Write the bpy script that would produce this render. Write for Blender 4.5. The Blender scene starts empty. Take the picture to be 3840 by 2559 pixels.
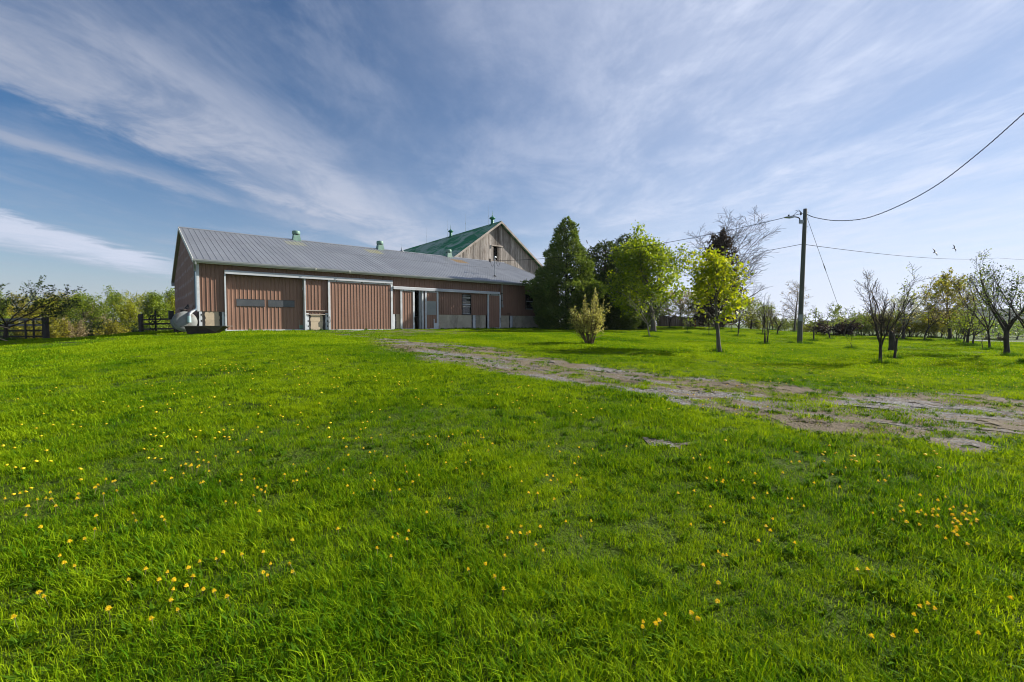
import bpy, math, random
import numpy as np
from mathutils import Vector, Matrix, Quaternion

R = math.radians
scene = bpy.context.scene
COL = scene.collection
rng = np.random.default_rng(11)
random.seed(7)

# ------------------------------------------------------------------ camera
F, CX, CY, HY, EYE = 1694.0, 1920.0, 1279.5, 1212.0, 1.55
TH = math.atan((CY - HY) / F)
cam_d = bpy.data.cameras.new('camera')
cam_d.sensor_width = 36.0
cam_d.lens = F / 3840.0 * 36.0
cam_d.clip_start = 0.05
cam_d.clip_end = 6000.0
cam = bpy.data.objects.new('camera', cam_d)
COL.objects.link(cam)
cam.location = (0, 0, EYE)
cam.rotation_euler = (R(90) - TH, 0, 0)
scene.camera = cam

# ------------------------------------------------------------------ sun, sky, exposure
SUN_AZ, SUN_EL = R(68), R(28)
to_sun = Vector((math.sin(SUN_AZ) * math.cos(SUN_EL), math.cos(SUN_AZ) * math.cos(SUN_EL), math.sin(SUN_EL)))
sun_d = bpy.data.lights.new('sun', 'SUN')
sun_d.energy = 5.0
sun_d.angle = R(0.6)
sun_d.color = (1.0, 0.945, 0.84)
sun = bpy.data.objects.new('sun', sun_d)
COL.objects.link(sun)
sun.rotation_euler = (-to_sun).to_track_quat('-Z', 'Y').to_euler()
sun.location = (40, 20, 40)

SKY_STRENGTH = 0.072
EXPOSURE = 0.92
vs = scene.view_settings
vs.view_transform = 'Standard'
vs.look = 'None'
vs.exposure = EXPOSURE
vs.gamma = 1.0
vs.use_curve_mapping = False
scene.cycles.filter_width = 1.05


def pix_dir(px, py):
    a = (px - CX) / F
    b = -(py - CY) / F
    return np.array([a, math.cos(TH) + b * math.sin(TH), -math.sin(TH) + b * math.cos(TH)])


def sky_plane(px, py):
    r = pix_dir(px, py)
    return r[0] / r[2], r[1] / r[2]


def build_world():
    w = bpy.data.worlds.new('World')
    scene.world = w
    w.use_nodes = True
    nt = w.node_tree
    nt.nodes.clear()
    N, L = nt.nodes, nt.links

    def math_(op, a, b=None, c=None, clamp=False):
        n = N.new('ShaderNodeMath')
        n.operation = op
        n.use_clamp = clamp
        for i, x in enumerate((a, b, c)):
            if x is None:
                continue
            if isinstance(x, (int, float)):
                n.inputs[i].default_value = x
            else:
                L.new(x, n.inputs[i])
        return n.outputs[0]

    def mul(a, b):
        return math_('MULTIPLY', a, b)

    def add(a, b):
        return math_('ADD', a, b)

    def screen(a, b):
        return add(a, mul(math_('SUBTRACT', 1.0, a), b))

    def smooth(x, lo, hi):
        n = N.new('ShaderNodeMapRange')
        n.interpolation_type = 'SMOOTHSTEP'
        L.new(x, n.inputs[0])
        n.inputs[1].default_value = lo
        n.inputs[2].default_value = hi
        n.inputs[3].default_value = 0.0
        n.inputs[4].default_value = 1.0
        return n.outputs[0]

    sky = N.new('ShaderNodeTexSky')
    sky.sky_type = 'NISHITA'
    sky.sun_disc = False
    sky.sun_elevation = SUN_EL
    sky.sun_rotation = SUN_AZ
    sky.altitude = 300.0
    sky.air_density = 1.0
    sky.dust_density = 0.0
    sky.ozone_density = 3.0

    tc = N.new('ShaderNodeTexCoord')
    nrm = N.new('ShaderNodeVectorMath')
    nrm.operation = 'NORMALIZE'
    L.new(tc.outputs['Generated'], nrm.inputs[0])
    sep = N.new('ShaderNodeSeparateXYZ')
    L.new(nrm.outputs[0], sep.inputs[0])
    zc = math_('MAXIMUM', sep.outputs[2], 0.035)
    px_ = math_('DIVIDE', sep.outputs[0], zc)
    py_ = math_('DIVIDE', sep.outputs[1], zc)
    comb = N.new('ShaderNodeCombineXYZ')
    L.new(px_, comb.inputs[0])
    L.new(py_, comb.inputs[1])
    P = comb.outputs[0]

    def noise(scale, detail, rough, dist=0.0, loc=(0, 0, 0), rot=0.0, stretch=(1, 1, 1)):
        m = N.new('ShaderNodeMapping')
        m.vector_type = 'POINT'
        m.inputs['Location'].default_value = loc
        m.inputs['Rotation'].default_value = (0, 0, rot)
        m.inputs['Scale'].default_value = stretch
        L.new(P, m.inputs[0])
        t = N.new('ShaderNodeTexNoise')
        t.noise_dimensions = '2D'
        t.inputs['Scale'].default_value = scale
        t.inputs['Detail'].default_value = detail
        t.inputs['Roughness'].default_value = rough
        t.inputs['Distortion'].default_value = dist
        L.new(m.outputs[0], t.inputs['Vector'])
        return t.outputs['Fac']

    warp = noise(0.5, 2, 0.5, 0.3, (3.1, 7.7, 0))
    lump = noise(1.7, 9, 0.66, 0.35, (9.1, 2.7, 0), R(12), (1.0, 0.66, 1))
    streak = noise(1.7, 9, 0.66, 0.25, (1.3, 4.2, 0), R(14), (1.0, 0.40, 1))
    streak_r = noise(1.7, 9, 0.66, 0.25, (8.3, 3.2, 0), R(-17), (1.0, 0.42, 1))

    def line(pa, pb, amp):
        """signed distance from a straight line in the cloud deck; positive towards the zenith"""
        a = np.array(sky_plane(*pa))
        b = np.array(sky_plane(*pb))
        d = (b - a) / np.linalg.norm(b - a)
        n = np.array([-d[1], d[0]])
        if np.dot(n, a) > 0:
            n = -n
        c = float(np.dot(n, a))
        x = add(mul(px_, float(n[0])), mul(py_, float(n[1])))
        x = math_('SUBTRACT', x, c)
        return add(x, mul(math_('SUBTRACT', lump, 0.5), amp))

    x1 = line((0, 330), (1500, 960), 0.55)
    m1 = mul(smooth(x1, -0.10, 0.16), math_('SUBTRACT', 1.0, smooth(x1, 0.55, 1.45)))
    x2 = line((0, 520), (1000, 800), 0.40)
    m2 = mul(smooth(x2, -0.14, 0.05), math_('SUBTRACT', 1.0, smooth(x2, 0.08, 0.42)))
    x3 = line((0, 900), (650, 1030), 1.3)
    m3 = mul(smooth(x3, -1.0, 0.4), math_('SUBTRACT', 1.0, smooth(x3, 0.95, 1.35)))
    m3 = mul(m3, math_('SUBTRACT', 1.0, smooth(math_('DIVIDE', sep.outputs[0], math_('MAXIMUM', sep.outputs[1], 0.05)), -0.85, -0.62)))
    east = smooth(add(sep.outputs[0], mul(math_('SUBTRACT', warp, 0.5), 0.7)), -0.55, 0.45)
    s1 = smooth(streak, 0.30, 0.72)
    s2 = smooth(streak_r, 0.29, 0.74)
    l1 = smooth(lump, 0.34, 0.66)
    cov = mul(m1, add(mul(add(mul(s1, 0.45), mul(l1, 0.55)), 0.70), 0.26))
    cov = screen(cov, mul(m2, add(mul(s1, 0.40), 0.18)))
    cov = screen(cov, mul(m3, add(mul(l1, 0.18), 0.80)))
    cov = screen(cov, mul(east, add(mul(mul(s2, add(mul(l1, 0.6), 0.4)), 0.44), 0.42)))
    cov = screen(cov, mul(mul(s1, l1), 0.26))
    low = math_('SUBTRACT', 1.0, smooth(sep.outputs[2], 0.0, 0.33))
    cov = screen(cov, mul(low, add(mul(east, 0.34), 0.44)))
    near_h = math_('SUBTRACT', 1.0, smooth(sep.outputs[2], 0.03, 0.10))
    cov = math_('MINIMUM', add(mul(cov, math_('SUBTRACT', 1.0, near_h)), mul(near_h, add(mul(east, 0.24), 0.70))), 0.96)

    hs = N.new('ShaderNodeHueSaturation')
    hs.inputs['Hue'].default_value = 0.503
    hs.inputs['Saturation'].default_value = 1.20
    hs.inputs['Value'].default_value = 0.75
    L.new(sky.outputs[0], hs.inputs['Color'])
    # cloud radiance: scattered sunlight, brighter towards the sun
    dot = N.new('ShaderNodeVectorMath')
    dot.operation = 'DOT_PRODUCT'
    L.new(nrm.outputs[0], dot.inputs[0])
    dot.inputs[1].default_value = to_sun
    g = smooth(dot.outputs['Value'], -0.55, 1.05)
    g = math_('POWER', g, 1.3)
    cl = add(add(mul(g, 2.9), 3.5), mul(m3, 1.5))
    cc = N.new('ShaderNodeCombineXYZ')
    L.new(mul(cl, 0.92), cc.inputs[0])
    L.new(mul(cl, 1.00), cc.inputs[1])
    L.new(mul(cl, 1.22), cc.inputs[2])
    mix = N.new('ShaderNodeMix')
    mix.data_type = 'RGBA'
    L.new(cov, mix.inputs[0])
    L.new(hs.outputs[0], mix.inputs[6])
    L.new(cc.outputs[0], mix.inputs[7])
    bg = N.new('ShaderNodeBackground')
    bg.inputs['Strength'].default_value = SKY_STRENGTH
    L.new(mix.outputs[2], bg.inputs[0])
    out = N.new('ShaderNodeOutputWorld')
    L.new(bg.outputs[0], out.inputs[0])


build_world()


# ------------------------------------------------------------------ small tools
def at(px, py, Y):
    r = pix_dir(px, py)
    return np.array([0, 0, EYE]) + r * (Y / r[1])


def hash2(ix, iy, seed):
    h = (ix.astype(np.int64) * 374761393 + iy.astype(np.int64) * 668265263 + seed * 1274126177) & 0xffffffff
    h = ((h ^ (h >> 13)) * 1274126177) & 0xffffffff
    h = h ^ (h >> 16)
    return (h & 0xffffff) / float(0xffffff)


def vnoise(x, y, seed=0):
    x = np.asarray(x, float)
    y = np.asarray(y, float)
    ix = np.floor(x)
    iy = np.floor(y)
    fx = x - ix
    fy = y - iy
    fx = fx * fx * (3 - 2 * fx)
    fy = fy * fy * (3 - 2 * fy)
    a = hash2(ix, iy, seed)
    b = hash2(ix + 1, iy, seed)
    c = hash2(ix, iy + 1, seed)
    d = hash2(ix + 1, iy + 1, seed)
    return (a * (1 - fx) + b * fx) * (1 - fy) + (c * (1 - fx) + d * fx) * fy


def fbm(x, y, seed=0, octs=4):
    s, a, t = 0.0, 0.5, 0.0
    for k in range(octs):
        s = s + a * vnoise(np.asarray(x) * 2 ** k, np.asarray(y) * 2 ** k, seed + k * 17)
        t += a
        a *= 0.5
    return s / t


def sstep(x, a, b):
    t = np.clip((x - a) / (b - a), 0, 1)
    return t * t * (3 - 2 * t)


# ------------------------------------------------------------------ terrain
BARN_AZ = R(50.1)
BD = np.array([math.sin(BARN_AZ), math.cos(BARN_AZ)])     # along the long front wall
BV = np.array([-math.cos(BARN_AZ), math.sin(BARN_AZ)])    # into the building
W0 = at(848, 1240, 25.4)[:2]


def _front(px, py, off=0.0):
    r = pix_dir(px, py)
    t = np.dot(W0 + BV * off, BV) / np.dot(r[:2], BV)
    P = r * t
    return float(np.dot(P[:2] - W0, BD)), float(P[2] + EYE)


U0 = _front(740, 1100)[0]
C0 = W0 + BD * U0                                        # front left corner of the long barn
BLEN, BWID, RIDGE_Z, EAVE_Z, BASE_Z = 28.0, 17.0, 8.05, 4.97, 1.08


def bx(px, py=1150):
    return _front(px, py)[0] - U0


def bz(px, py):
    return _front(px, py)[1]


def _ctrl():
    pts = []

    def a(px, py, Y):
        p = at(px, py, Y)
        pts.append((p[0], p[1], p[2]))
    pts.append((0, 0, 0.0))
    a(1920, 2500, 2.05); a(300, 2400, 2.25); a(3500, 2400, 2.25)
    a(1000, 1500, 7.06); a(1920, 1500, 7.5); a(1000, 1300, 15.0); a(1500, 1300, 15.5)
    a(400, 1330, 15.0); a(0, 1400, 12.0); a(0, 1600, 6.0); a(500, 1600, 5.8)
    a(0, 1312, 20.0); a(220, 1303, 20.0); a(420, 1286, 20.5); a(560, 1268, 21.5); a(-300, 1300, 26.0)
    a(0, 1283, 28.0); a(173, 1272, 29.6); a(330, 1271, 29.0); a(520, 1251, 30.0); a(620, 1244, 25.5)
    a(2212, 1291, 18.5); a(2436, 1268, 25.0); a(2442, 1246, 34.0); a(2697, 1323, 17.5)
    a(2998, 1290, 26.0); a(2120, 1238, 38.0); a(2300, 1240, 40.0)
    a(3300, 1367, 15.5); a(3775, 1336, 20.0); a(3840, 1362, 16.5); a(3386, 1272, 38.0); a(3530, 1276, 37.0)
    a(2700, 1231, 48.0); a(2900, 1246, 44.0); a(3110, 1257, 41.0); a(2500, 1229, 48.0)
    a(3840, 1500, 9.0); a(3000, 1700, 5.0); a(3840, 1700, 5.3); a(2330, 1420, 10.2); a(2700, 1480, 8.6)
    a(2600, 1600, 6.2); a(2000, 1335, 14.0); a(1430, 1275, 21.0)
    for u in (0.2, 5.0, 10.0, 15.0, 20.0, 25.0, 28.0):
        p = C0 + BD * u
        pts.append((p[0], p[1], BASE_Z - 0.01))
    for u, v in ((0, 8), (0, 17), (14, 10), (28, 10), (28, 20)):
        p = C0 + BD * u + BV * v
        pts.append((p[0], p[1], 0.95))
    for p in ((-60, 85, -3.2), (-34, 75, -2.6), (-45, 45, -1.6), (-62, 20, -1.0), (-60, -5, -1.2), (0, -25, -0.9),
              (45, -15, -0.8), (70, 20, -0.9), (75, 60, -1.4), (45, 85, -0.8), (10, 90, 0.3), (-20, 100, -0.6),
              (110, 140, -2.3), (0, 160, -1.5), (-110, 140, -3.6), (160, 40, -2.0), (-140, 30, -2.5), (0, -90, -2),
              (-30, 36, -0.2), (160, 230, -3.0), (-160, 230, -3.6)):
        pts.append(p)
    return np.array(pts)


_CP = _ctrl()
_n = len(_CP)


def _k(r2):
    return 0.5 * r2 * np.log(r2 + 1e-9)


_A = np.zeros((_n + 3, _n + 3))
_d2 = ((_CP[:, None, :2] - _CP[None, :, :2]) ** 2).sum(-1)
_A[:_n, :_n] = _k(_d2) + np.eye(_n) * 1.5
_A[:_n, _n] = 1
_A[:_n, _n + 1:] = _CP[:, :2]
_A[_n:, :_n] = _A[:_n, _n:].T
_W = np.linalg.solve(_A, np.concatenate([_CP[:, 2], np.zeros(3)]))


def tz(x, y):
    x = np.asarray(x, float)
    y = np.asarray(y, float)
    sh = x.shape
    x = x.ravel()
    y = y.ravel()
    out = np.empty_like(x)
    for s in range(0, len(x), 40000):
        xs, ys = x[s:s + 40000], y[s:s + 40000]
        d2 = (xs[:, None] - _CP[None, :, 0]) ** 2 + (ys[:, None] - _CP[None, :, 1]) ** 2
        z = _k(d2) @ _W[:_n] + _W[_n] + _W[_n + 1] * xs + _W[_n + 2] * ys
        far = sstep(np.hypot(xs, ys), 130, 230)
        z = z * (1 - far) + (-3.0) * far
        near = 1 - sstep(np.hypot(xs, ys), 60, 120)
        z = z + near * ((fbm(xs * 0.8 + 40, ys * 0.8, 3, 3) - 0.5) * 0.10 + (fbm(xs * 3.1, ys * 3.1, 9, 2) - 0.5) * 0.025)
        out[s:s + 40000] = z
    return out.reshape(sh)


def gz(x, y):
    return float(tz(np.array([x]), np.array([y]))[0])


def ground_hits(pxs, pys):
    """where sight lines meet the ground (used to lay the drive and the flowers out in plan)"""
    pxs = np.asarray(pxs, float)
    pys = np.asarray(pys, float)
    Ys = np.concatenate([np.geomspace(1.5, 90, 320)])
    res = np.full((len(pxs), 2), np.nan)
    a = (pxs - CX) / F
    b = -(pys - CY) / F
    ry = math.cos(TH) + b * math.sin(TH)
    rz = -math.sin(TH) + b * math.cos(TH)
    X = (a / ry)[:, None] * Ys[None, :]
    Z = EYE + (rz / ry)[:, None] * Ys[None, :]
    G = tz(X, np.broadcast_to(Ys[None, :], X.shape))
    hit = Z < G
    idx = hit.argmax(1)
    ok = hit.any(1)
    for i in np.nonzero(ok)[0]:
        j = idx[i]
        if j == 0:
            y = Ys[0]
        else:
            h0 = Z[i, j - 1] - G[i, j - 1]
            h1 = Z[i, j] - G[i, j]
            t = h0 / (h0 - h1)
            y = Ys[j - 1] + (Ys[j] - Ys[j - 1]) * t
        res[i] = (a[i] / ry[i] * y, y)
    return res


def in_poly(x, y, poly):
    inside = np.zeros(x.shape, bool)
    n = len(poly)
    j = n - 1
    for i in range(n):
        xi, yi = poly[i]
        xj, yj = poly[j]
        c = ((yi > y) != (yj > y)) & (x < (xj - xi) * (y - yi) / (yj - yi + 1e-12) + xi)
        inside ^= c
        j = i
    return inside


# the worn drive: outline measured on the ground
_up = [(1400, 1268), (1560, 1276), (1800, 1304), (2000, 1340), (2200, 1370), (2330, 1392), (2450, 1414), (2700, 1432), (2900, 1447),
       (3080, 1468), (3300, 1482), (3500, 1486), (3660, 1480), (3840, 1506)]
_lo = [(3840, 1632), (3600, 1612), (3300, 1612), (3150, 1622), (3010, 1612), (2900, 1566), (2700, 1534), (2520, 1500), (2350, 1468),
       (2200, 1448), (2000, 1412), (1800, 1380), (1640, 1348), (1500, 1318), (1400, 1292)]
_gu = ground_hits(*zip(*_up))
_gl = ground_hits(*zip(*_lo))
DRIVE = [tuple(p) for p in _gu] + [(14.5, 8.6), (24, 7.4), (24, 3.6), (14, 4.6)] + [tuple(p) for p in _gl]
PATCHES = []
for _pl in ([(3480, 1650), (3560, 1632), (3700, 1664), (3760, 1690), (3720, 1722), (3640, 1738), (3560, 1700)],
            [(2395, 1640), (2460, 1606), (2570, 1612), (2640, 1646), (2570, 1680), (2460, 1684)],
            [(2990, 1598), (3050, 1590), (3150, 1600), (3190, 1626), (3140, 1640), (3040, 1626)]):
    PATCHES.append([tuple(p) for p in ground_hits(*zip(*_pl))])
ISLANDS = [(2720, 1503, 95, 13), (2960, 1505, 150, 22), (2780, 1462, 130, 12), (2560, 1486, 70, 10), (3020, 1545, 60, 8),
           (3640, 1510, 90, 9), (3560, 1496, 60, 7), (2160, 1392, 70, 8), (2450, 1440, 60, 6), (3790, 1540, 60, 7), (3400, 1540, 26, 5),
           (1900, 1345, 50, 5), (2050, 1372, 90, 6), (3120, 1480, 60, 7)]
ISL = []
for (ix, iy, iw, ih) in ISLANDS:
    g_ = ground_hits([ix, ix - iw, ix + iw, ix, ix], [iy, iy, iy, iy - ih, iy + ih])
    if not np.isnan(g_).any():
        ISL.append((g_[0], np.linalg.norm(g_[2] - g_[1]) / 2, np.linalg.norm(g_[4] - g_[3]) / 2, math.atan2(*(g_[2] - g_[1])[::-1])))


def drive_mask(x, y):
    """1 on bare drive, 0 on lawn"""
    x = np.asarray(x, float)
    y = np.asarray(y, float)
    wx = x + (fbm(x * 0.9, y * 0.9, 21, 4) - 0.5) * 1.3 + (fbm(x * 4, y * 4, 25, 4) - 0.5) * 0.8
    wy = y + (fbm(x * 0.9 + 50, y * 0.9, 22, 4) - 0.5) * 1.3 + (fbm(x * 4 + 9, y * 4, 26, 4) - 0.5) * 0.8
    m = in_poly(wx, wy, DRIVE)
    for p in PATCHES:
        m |= in_poly(x + (wx - x) * 0.45, y + (wy - y) * 0.45, p)
    for c, ra, rb, ang in ISL:
        dx, dy = wx - c[0], wy - c[1]
        u = dx * math.cos(ang) + dy * math.sin(ang)
        v = -dx * math.sin(ang) + dy * math.cos(ang)
        m &= ~(((u / ra) ** 2 + (v / (rb * 0.8)) ** 2) < 1)
    # scattered tufts that have taken hold
    al = x * -0.80 + y * 0.60
    ac = x * 0.60 + y * 0.80
    t = fbm(al * 0.55 + 3, ac * 2.3, 31, 5)
    m &= t < (0.575 - 0.03 * sstep(y, 9, 12))
    m &= fbm(x * 9, y * 9, 33, 2) < 0.80
    return m


def wear_mask(x, y):
    """0..1: thin, trodden, straw-coloured turf round the drive and before the doors"""
    x = np.asarray(x, float)
    y = np.asarray(y, float)
    n = (fbm(x * 0.6, y * 0.6, 41, 4) - 0.5) * 2.2
    out = np.zeros(x.shape)
    for grow, wgt in ((0.0, 1.0),):
        pass
    cx = np.array([p[0] for p in DRIVE])
    cy = np.array([p[1] for p in DRIVE])
    # distance to the drive outline
    d = np.full(x.shape, 1e9)
    inside = in_poly(x, y, DRIVE)
    for i in range(len(DRIVE)):
        ax, ay = DRIVE[i - 1]
        bx_, by_ = DRIVE[i]
        L2 = (bx_ - ax) ** 2 + (by_ - ay) ** 2 + 1e-9
        t = np.clip(((x - ax) * (bx_ - ax) + (y - ay) * (by_ - ay)) / L2, 0, 1)
        d = np.minimum(d, np.hypot(x - ax - t * (bx_ - ax), y - ay - t * (by_ - ay)))
    d = np.where(inside, 0, d)
    out = 1 - sstep(d + n * 0.35, 0.0, 0.75)
    # apron before the big doors
    lu = (x - C0[0]) * BD[0] + (y - C0[1]) * BD[1]
    lv = (x - C0[0]) * BV[0] + (y - C0[1]) * BV[1]
    ap = sstep(lu + n, 3.5, 5.5) * (1 - sstep(lu + n, 13, 16)) * sstep(lv + n * 0.6, -9.5, -7) * (1 - sstep(lv, -1.2, -0.2))
    return np.maximum(out, 0.75 * ap)


# ------------------------------------------------------------------ mesh tools
def link(o, parent=None):
    COL.objects.link(o)
    if parent is not None:
        o.parent = parent
    return o


def mesh_obj(name, V, faces, mat, parent=None, smooth=False):
    """faces: list of index arrays of uniform width (each (n,k)) or one list of tuples"""
    me = bpy.data.meshes.new(name)
    if len(faces) and isinstance(faces[0], np.ndarray) and faces[0].ndim == 2:
        V = np.asarray(V, np.float32)
        loops = np.concatenate([f.ravel() for f in faces]).astype(np.int32)
        tot = np.concatenate([np.full(len(f), f.shape[1]) for f in faces]).astype(np.int32)
        start = np.concatenate([[0], np.cumsum(tot)[:-1]]).astype(np.int32)
        me.vertices.add(len(V))
        me.vertices.foreach_set('co', V.ravel())
        me.loops.add(len(loops))
        me.loops.foreach_set('vertex_index', loops)
        me.polygons.add(len(tot))
        me.polygons.foreach_set('loop_start', start)
        me.polygons.foreach_set('loop_total', tot)
        me.update(calc_edges=True)
    else:
        me.from_pydata([tuple(map(float, v)) for v in V], [], [tuple(int(i) for i in f) for f in faces])
        me.update()
    if smooth:
        me.polygons.foreach_set('use_smooth', np.ones(len(me.polygons), bool))
    if mat is not None:
        for m in (mat if isinstance(mat, (list, tuple)) else [mat]):
            me.materials.append(m)
    return link(bpy.data.objects.new(name, me), parent)


def empty(name, loc, rotz=0.0):
    o = bpy.data.objects.new(name, None)
    o.empty_display_size = 0.2
    COL.objects.link(o)
    o.location = tuple(float(c) for c in loc)
    o.rotation_euler = (0, 0, rotz)
    return o


def tag(o, label, cat, group=None, kind=None):
    if label:
        o['label'] = label
    if cat:
        o['category'] = cat
    if group:
        o['group'] = group
    if kind:
        o['kind'] = kind
    return o


def copy_tree(o, parent=None):
    c = o.copy()
    COL.objects.link(c)
    c.parent = parent
    for ch in o.children:
        copy_tree(ch, c)
    return c


class MB:
    def __init__(s):
        s.v = []
        s.f = []

    def add(s, vs, fs):
        k = len(s.v)
        s.v += [tuple(map(float, v)) for v in vs]
        s.f += [tuple(i + k for i in f) for f in fs]
        return s

    def box(s, x0, x1, y0, y1, z0, z1):
        vs = [(x0, y0, z0), (x1, y0, z0), (x1, y1, z0), (x0, y1, z0), (x0, y0, z1), (x1, y0, z1), (x1, y1, z1), (x0, y1, z1)]
        return s.add(vs, [(0, 3, 2, 1), (4, 5, 6, 7), (0, 1, 5, 4), (1, 2, 6, 5), (2, 3, 7, 6), (3, 0, 4, 7)])

    def bar(s, a, b, w, h, up=(0, 0, 1), w2=None, h2=None):
        a, b = Vector(a), Vector(b)
        d = (b - a).normalized()
        u = Vector(up)
        sd = d.cross(u)
        if sd.length < 1e-4:
            sd = d.cross(Vector((1, 0, 0)))
        sd.normalize()
        u = sd.cross(d).normalized()
        w2 = w if w2 is None else w2
        h2 = h if h2 is None else h2
        vs = []
        for p, ww, hh in ((a, w, h), (b, w2, h2)):
            for sx, sy in ((-1, -1), (1, -1), (1, 1), (-1, 1)):
                vs.append(p + sd * (sx * ww / 2) + u * (sy * hh / 2))
        return s.add(vs, [(0, 1, 2, 3), (7, 6, 5, 4), (0, 4, 5, 1), (1, 5, 6, 2), (2, 6, 7, 3), (3, 7, 4, 0)])

    def prism(s, poly, y0, y1):
        """polygon in x-z extruded along y"""
        n = len(poly)
        vs = [(p[0], y0, p[1]) for p in poly] + [(p[0], y1, p[1]) for p in poly]
        fs = [tuple(range(n)), tuple(range(2 * n - 1, n - 1, -1))]
        fs += [(i, i + n, (i + 1) % n + n, (i + 1) % n) for i in range(n)]
        return s.add(vs, fs)

    def tube(s, pts, rad, n=8, cap=True):
        pts = [Vector(p) for p in pts]
        if not hasattr(rad, '__len__'):
            rad = [rad] * len(pts)
        k = len(s.v)
        prev = None
        for i, p in enumerate(pts):
            d = (pts[min(i + 1, len(pts) - 1)] - pts[max(i - 1, 0)])
            d.normalize()
            if prev is None:
                a = d.orthogonal().normalized()
            else:
                a = (prev - d * prev.dot(d))
                a = a.normalized() if a.length > 1e-5 else d.orthogonal().normalized()
            prev = a
            b = d.cross(a)
            for j in range(n):
                t = 2 * math.pi * j / n
                s.v.append(tuple(p + (a * math.cos(t) + b * math.sin(t)) * rad[i]))
        for i in range(len(pts) - 1):
            for j in range(n):
                s.f.append((k + i * n + j, k + i * n + (j + 1) % n, k + (i + 1) * n + (j + 1) % n, k + (i + 1) * n + j))
        if cap:
            s.f.append(tuple(k + j for j in range(n - 1, -1, -1)))
            s.f.append(tuple(k + (len(pts) - 1) * n + j for j in range(n)))
        return s

    def lathe(s, prof, n=16, c=(0, 0, 0), axis='z'):
        """profile of (r, h)"""
        k = len(s.v)
        for r, h in prof:
            for j in range(n):
                t = 2 * math.pi * j / n
                if axis == 'z':
                    s.v.append((c[0] + r * math.cos(t), c[1] + r * math.sin(t), c[2] + h))
                else:
                    s.v.append((c[0] + r * math.cos(t), c[1] + h, c[2] + r * math.sin(t)))
        for i in range(len(prof) - 1):
            for j in range(n):
                s.f.append((k + i * n + j, k + i * n + (j + 1) % n, k + (i + 1) * n + (j + 1) % n, k + (i + 1) * n + j))
        s.f.append(tuple(k + j for j in range(n - 1, -1, -1)))
        s.f.append(tuple(k + (len(prof) - 1) * n + j for j in range(n)))
        return s

    def build(s, name, mat, parent=None, smooth=False):
        return mesh_obj(name, s.v, s.f, mat, parent, smooth)


# ------------------------------------------------------------------ materials
def mat_base(name):
    m = bpy.data.materials.new(name)
    m.use_nodes = True
    nt = m.node_tree
    nt.nodes.clear()
    out = nt.nodes.new('ShaderNodeOutputMaterial')
    return m, nt, nt.nodes, nt.links, out


def n_noise(N, L, vec, scale, detail=4, rough=0.55, stretch=None, dist=0.0):
    if stretch is not None:
        mp = N.new('ShaderNodeMapping')
        mp.inputs['Scale'].default_value = stretch
        L.new(vec, mp.inputs[0])
        vec = mp.outputs[0]
    t = N.new('ShaderNodeTexNoise')
    t.inputs['Scale'].default_value = scale
    t.inputs['Detail'].default_value = detail
    t.inputs['Roughness'].default_value = rough
    t.inputs['Distortion'].default_value = dist
    L.new(vec, t.inputs['Vector'])
    return t.outputs['Fac']


def n_ramp(N, L, fac, stops):
    r = N.new('ShaderNodeValToRGB')
    L.new(fac, r.inputs[0])
    el = r.color_ramp.elements
    while len(el) > 1:
        el.remove(el[-1])
    el[0].position = stops[0][0]
    c = stops[0][1]
    el[0].color = (*c, 1) if hasattr(c, '__len__') else (c, c, c, 1)
    for p, c in stops[1:]:
        e = el.new(p)
        e.color = (*c, 1) if hasattr(c, '__len__') else (c, c, c, 1)
    return r.outputs[0]


def n_mix(N, L, fac, a, b, blend='MIX'):
    m = N.new('ShaderNodeMix')
    m.data_type = 'RGBA'
    m.blend_type = blend
    for i, x in ((0, fac), (6, a), (7, b)):
        if isinstance(x, (int, float)):
            m.inputs[i].default_value = x
        elif isinstance(x, tuple):
            m.inputs[i].default_value = (*x, 1)
        else:
            L.new(x, m.inputs[i])
    return m.outputs[2]


def n_bump(N, L, h, strength=0.3, dist=0.02):
    b = N.new('ShaderNodeBump')
    b.inputs['Strength'].default_value = strength
    b.inputs['Distance'].default_value = dist
    L.new(h, b.inputs['Height'])
    return b.outputs[0]


def n_math(N, L, op, a, b=None):
    n = N.new('ShaderNodeMath')
    n.operation = op
    for i, x in enumerate((a, b)):
        if x is None:
            continue
        if isinstance(x, (int, float)):
            n.inputs[i].default_value = x
        else:
            L.new(x, n.inputs[i])
    return n.outputs[0]


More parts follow.
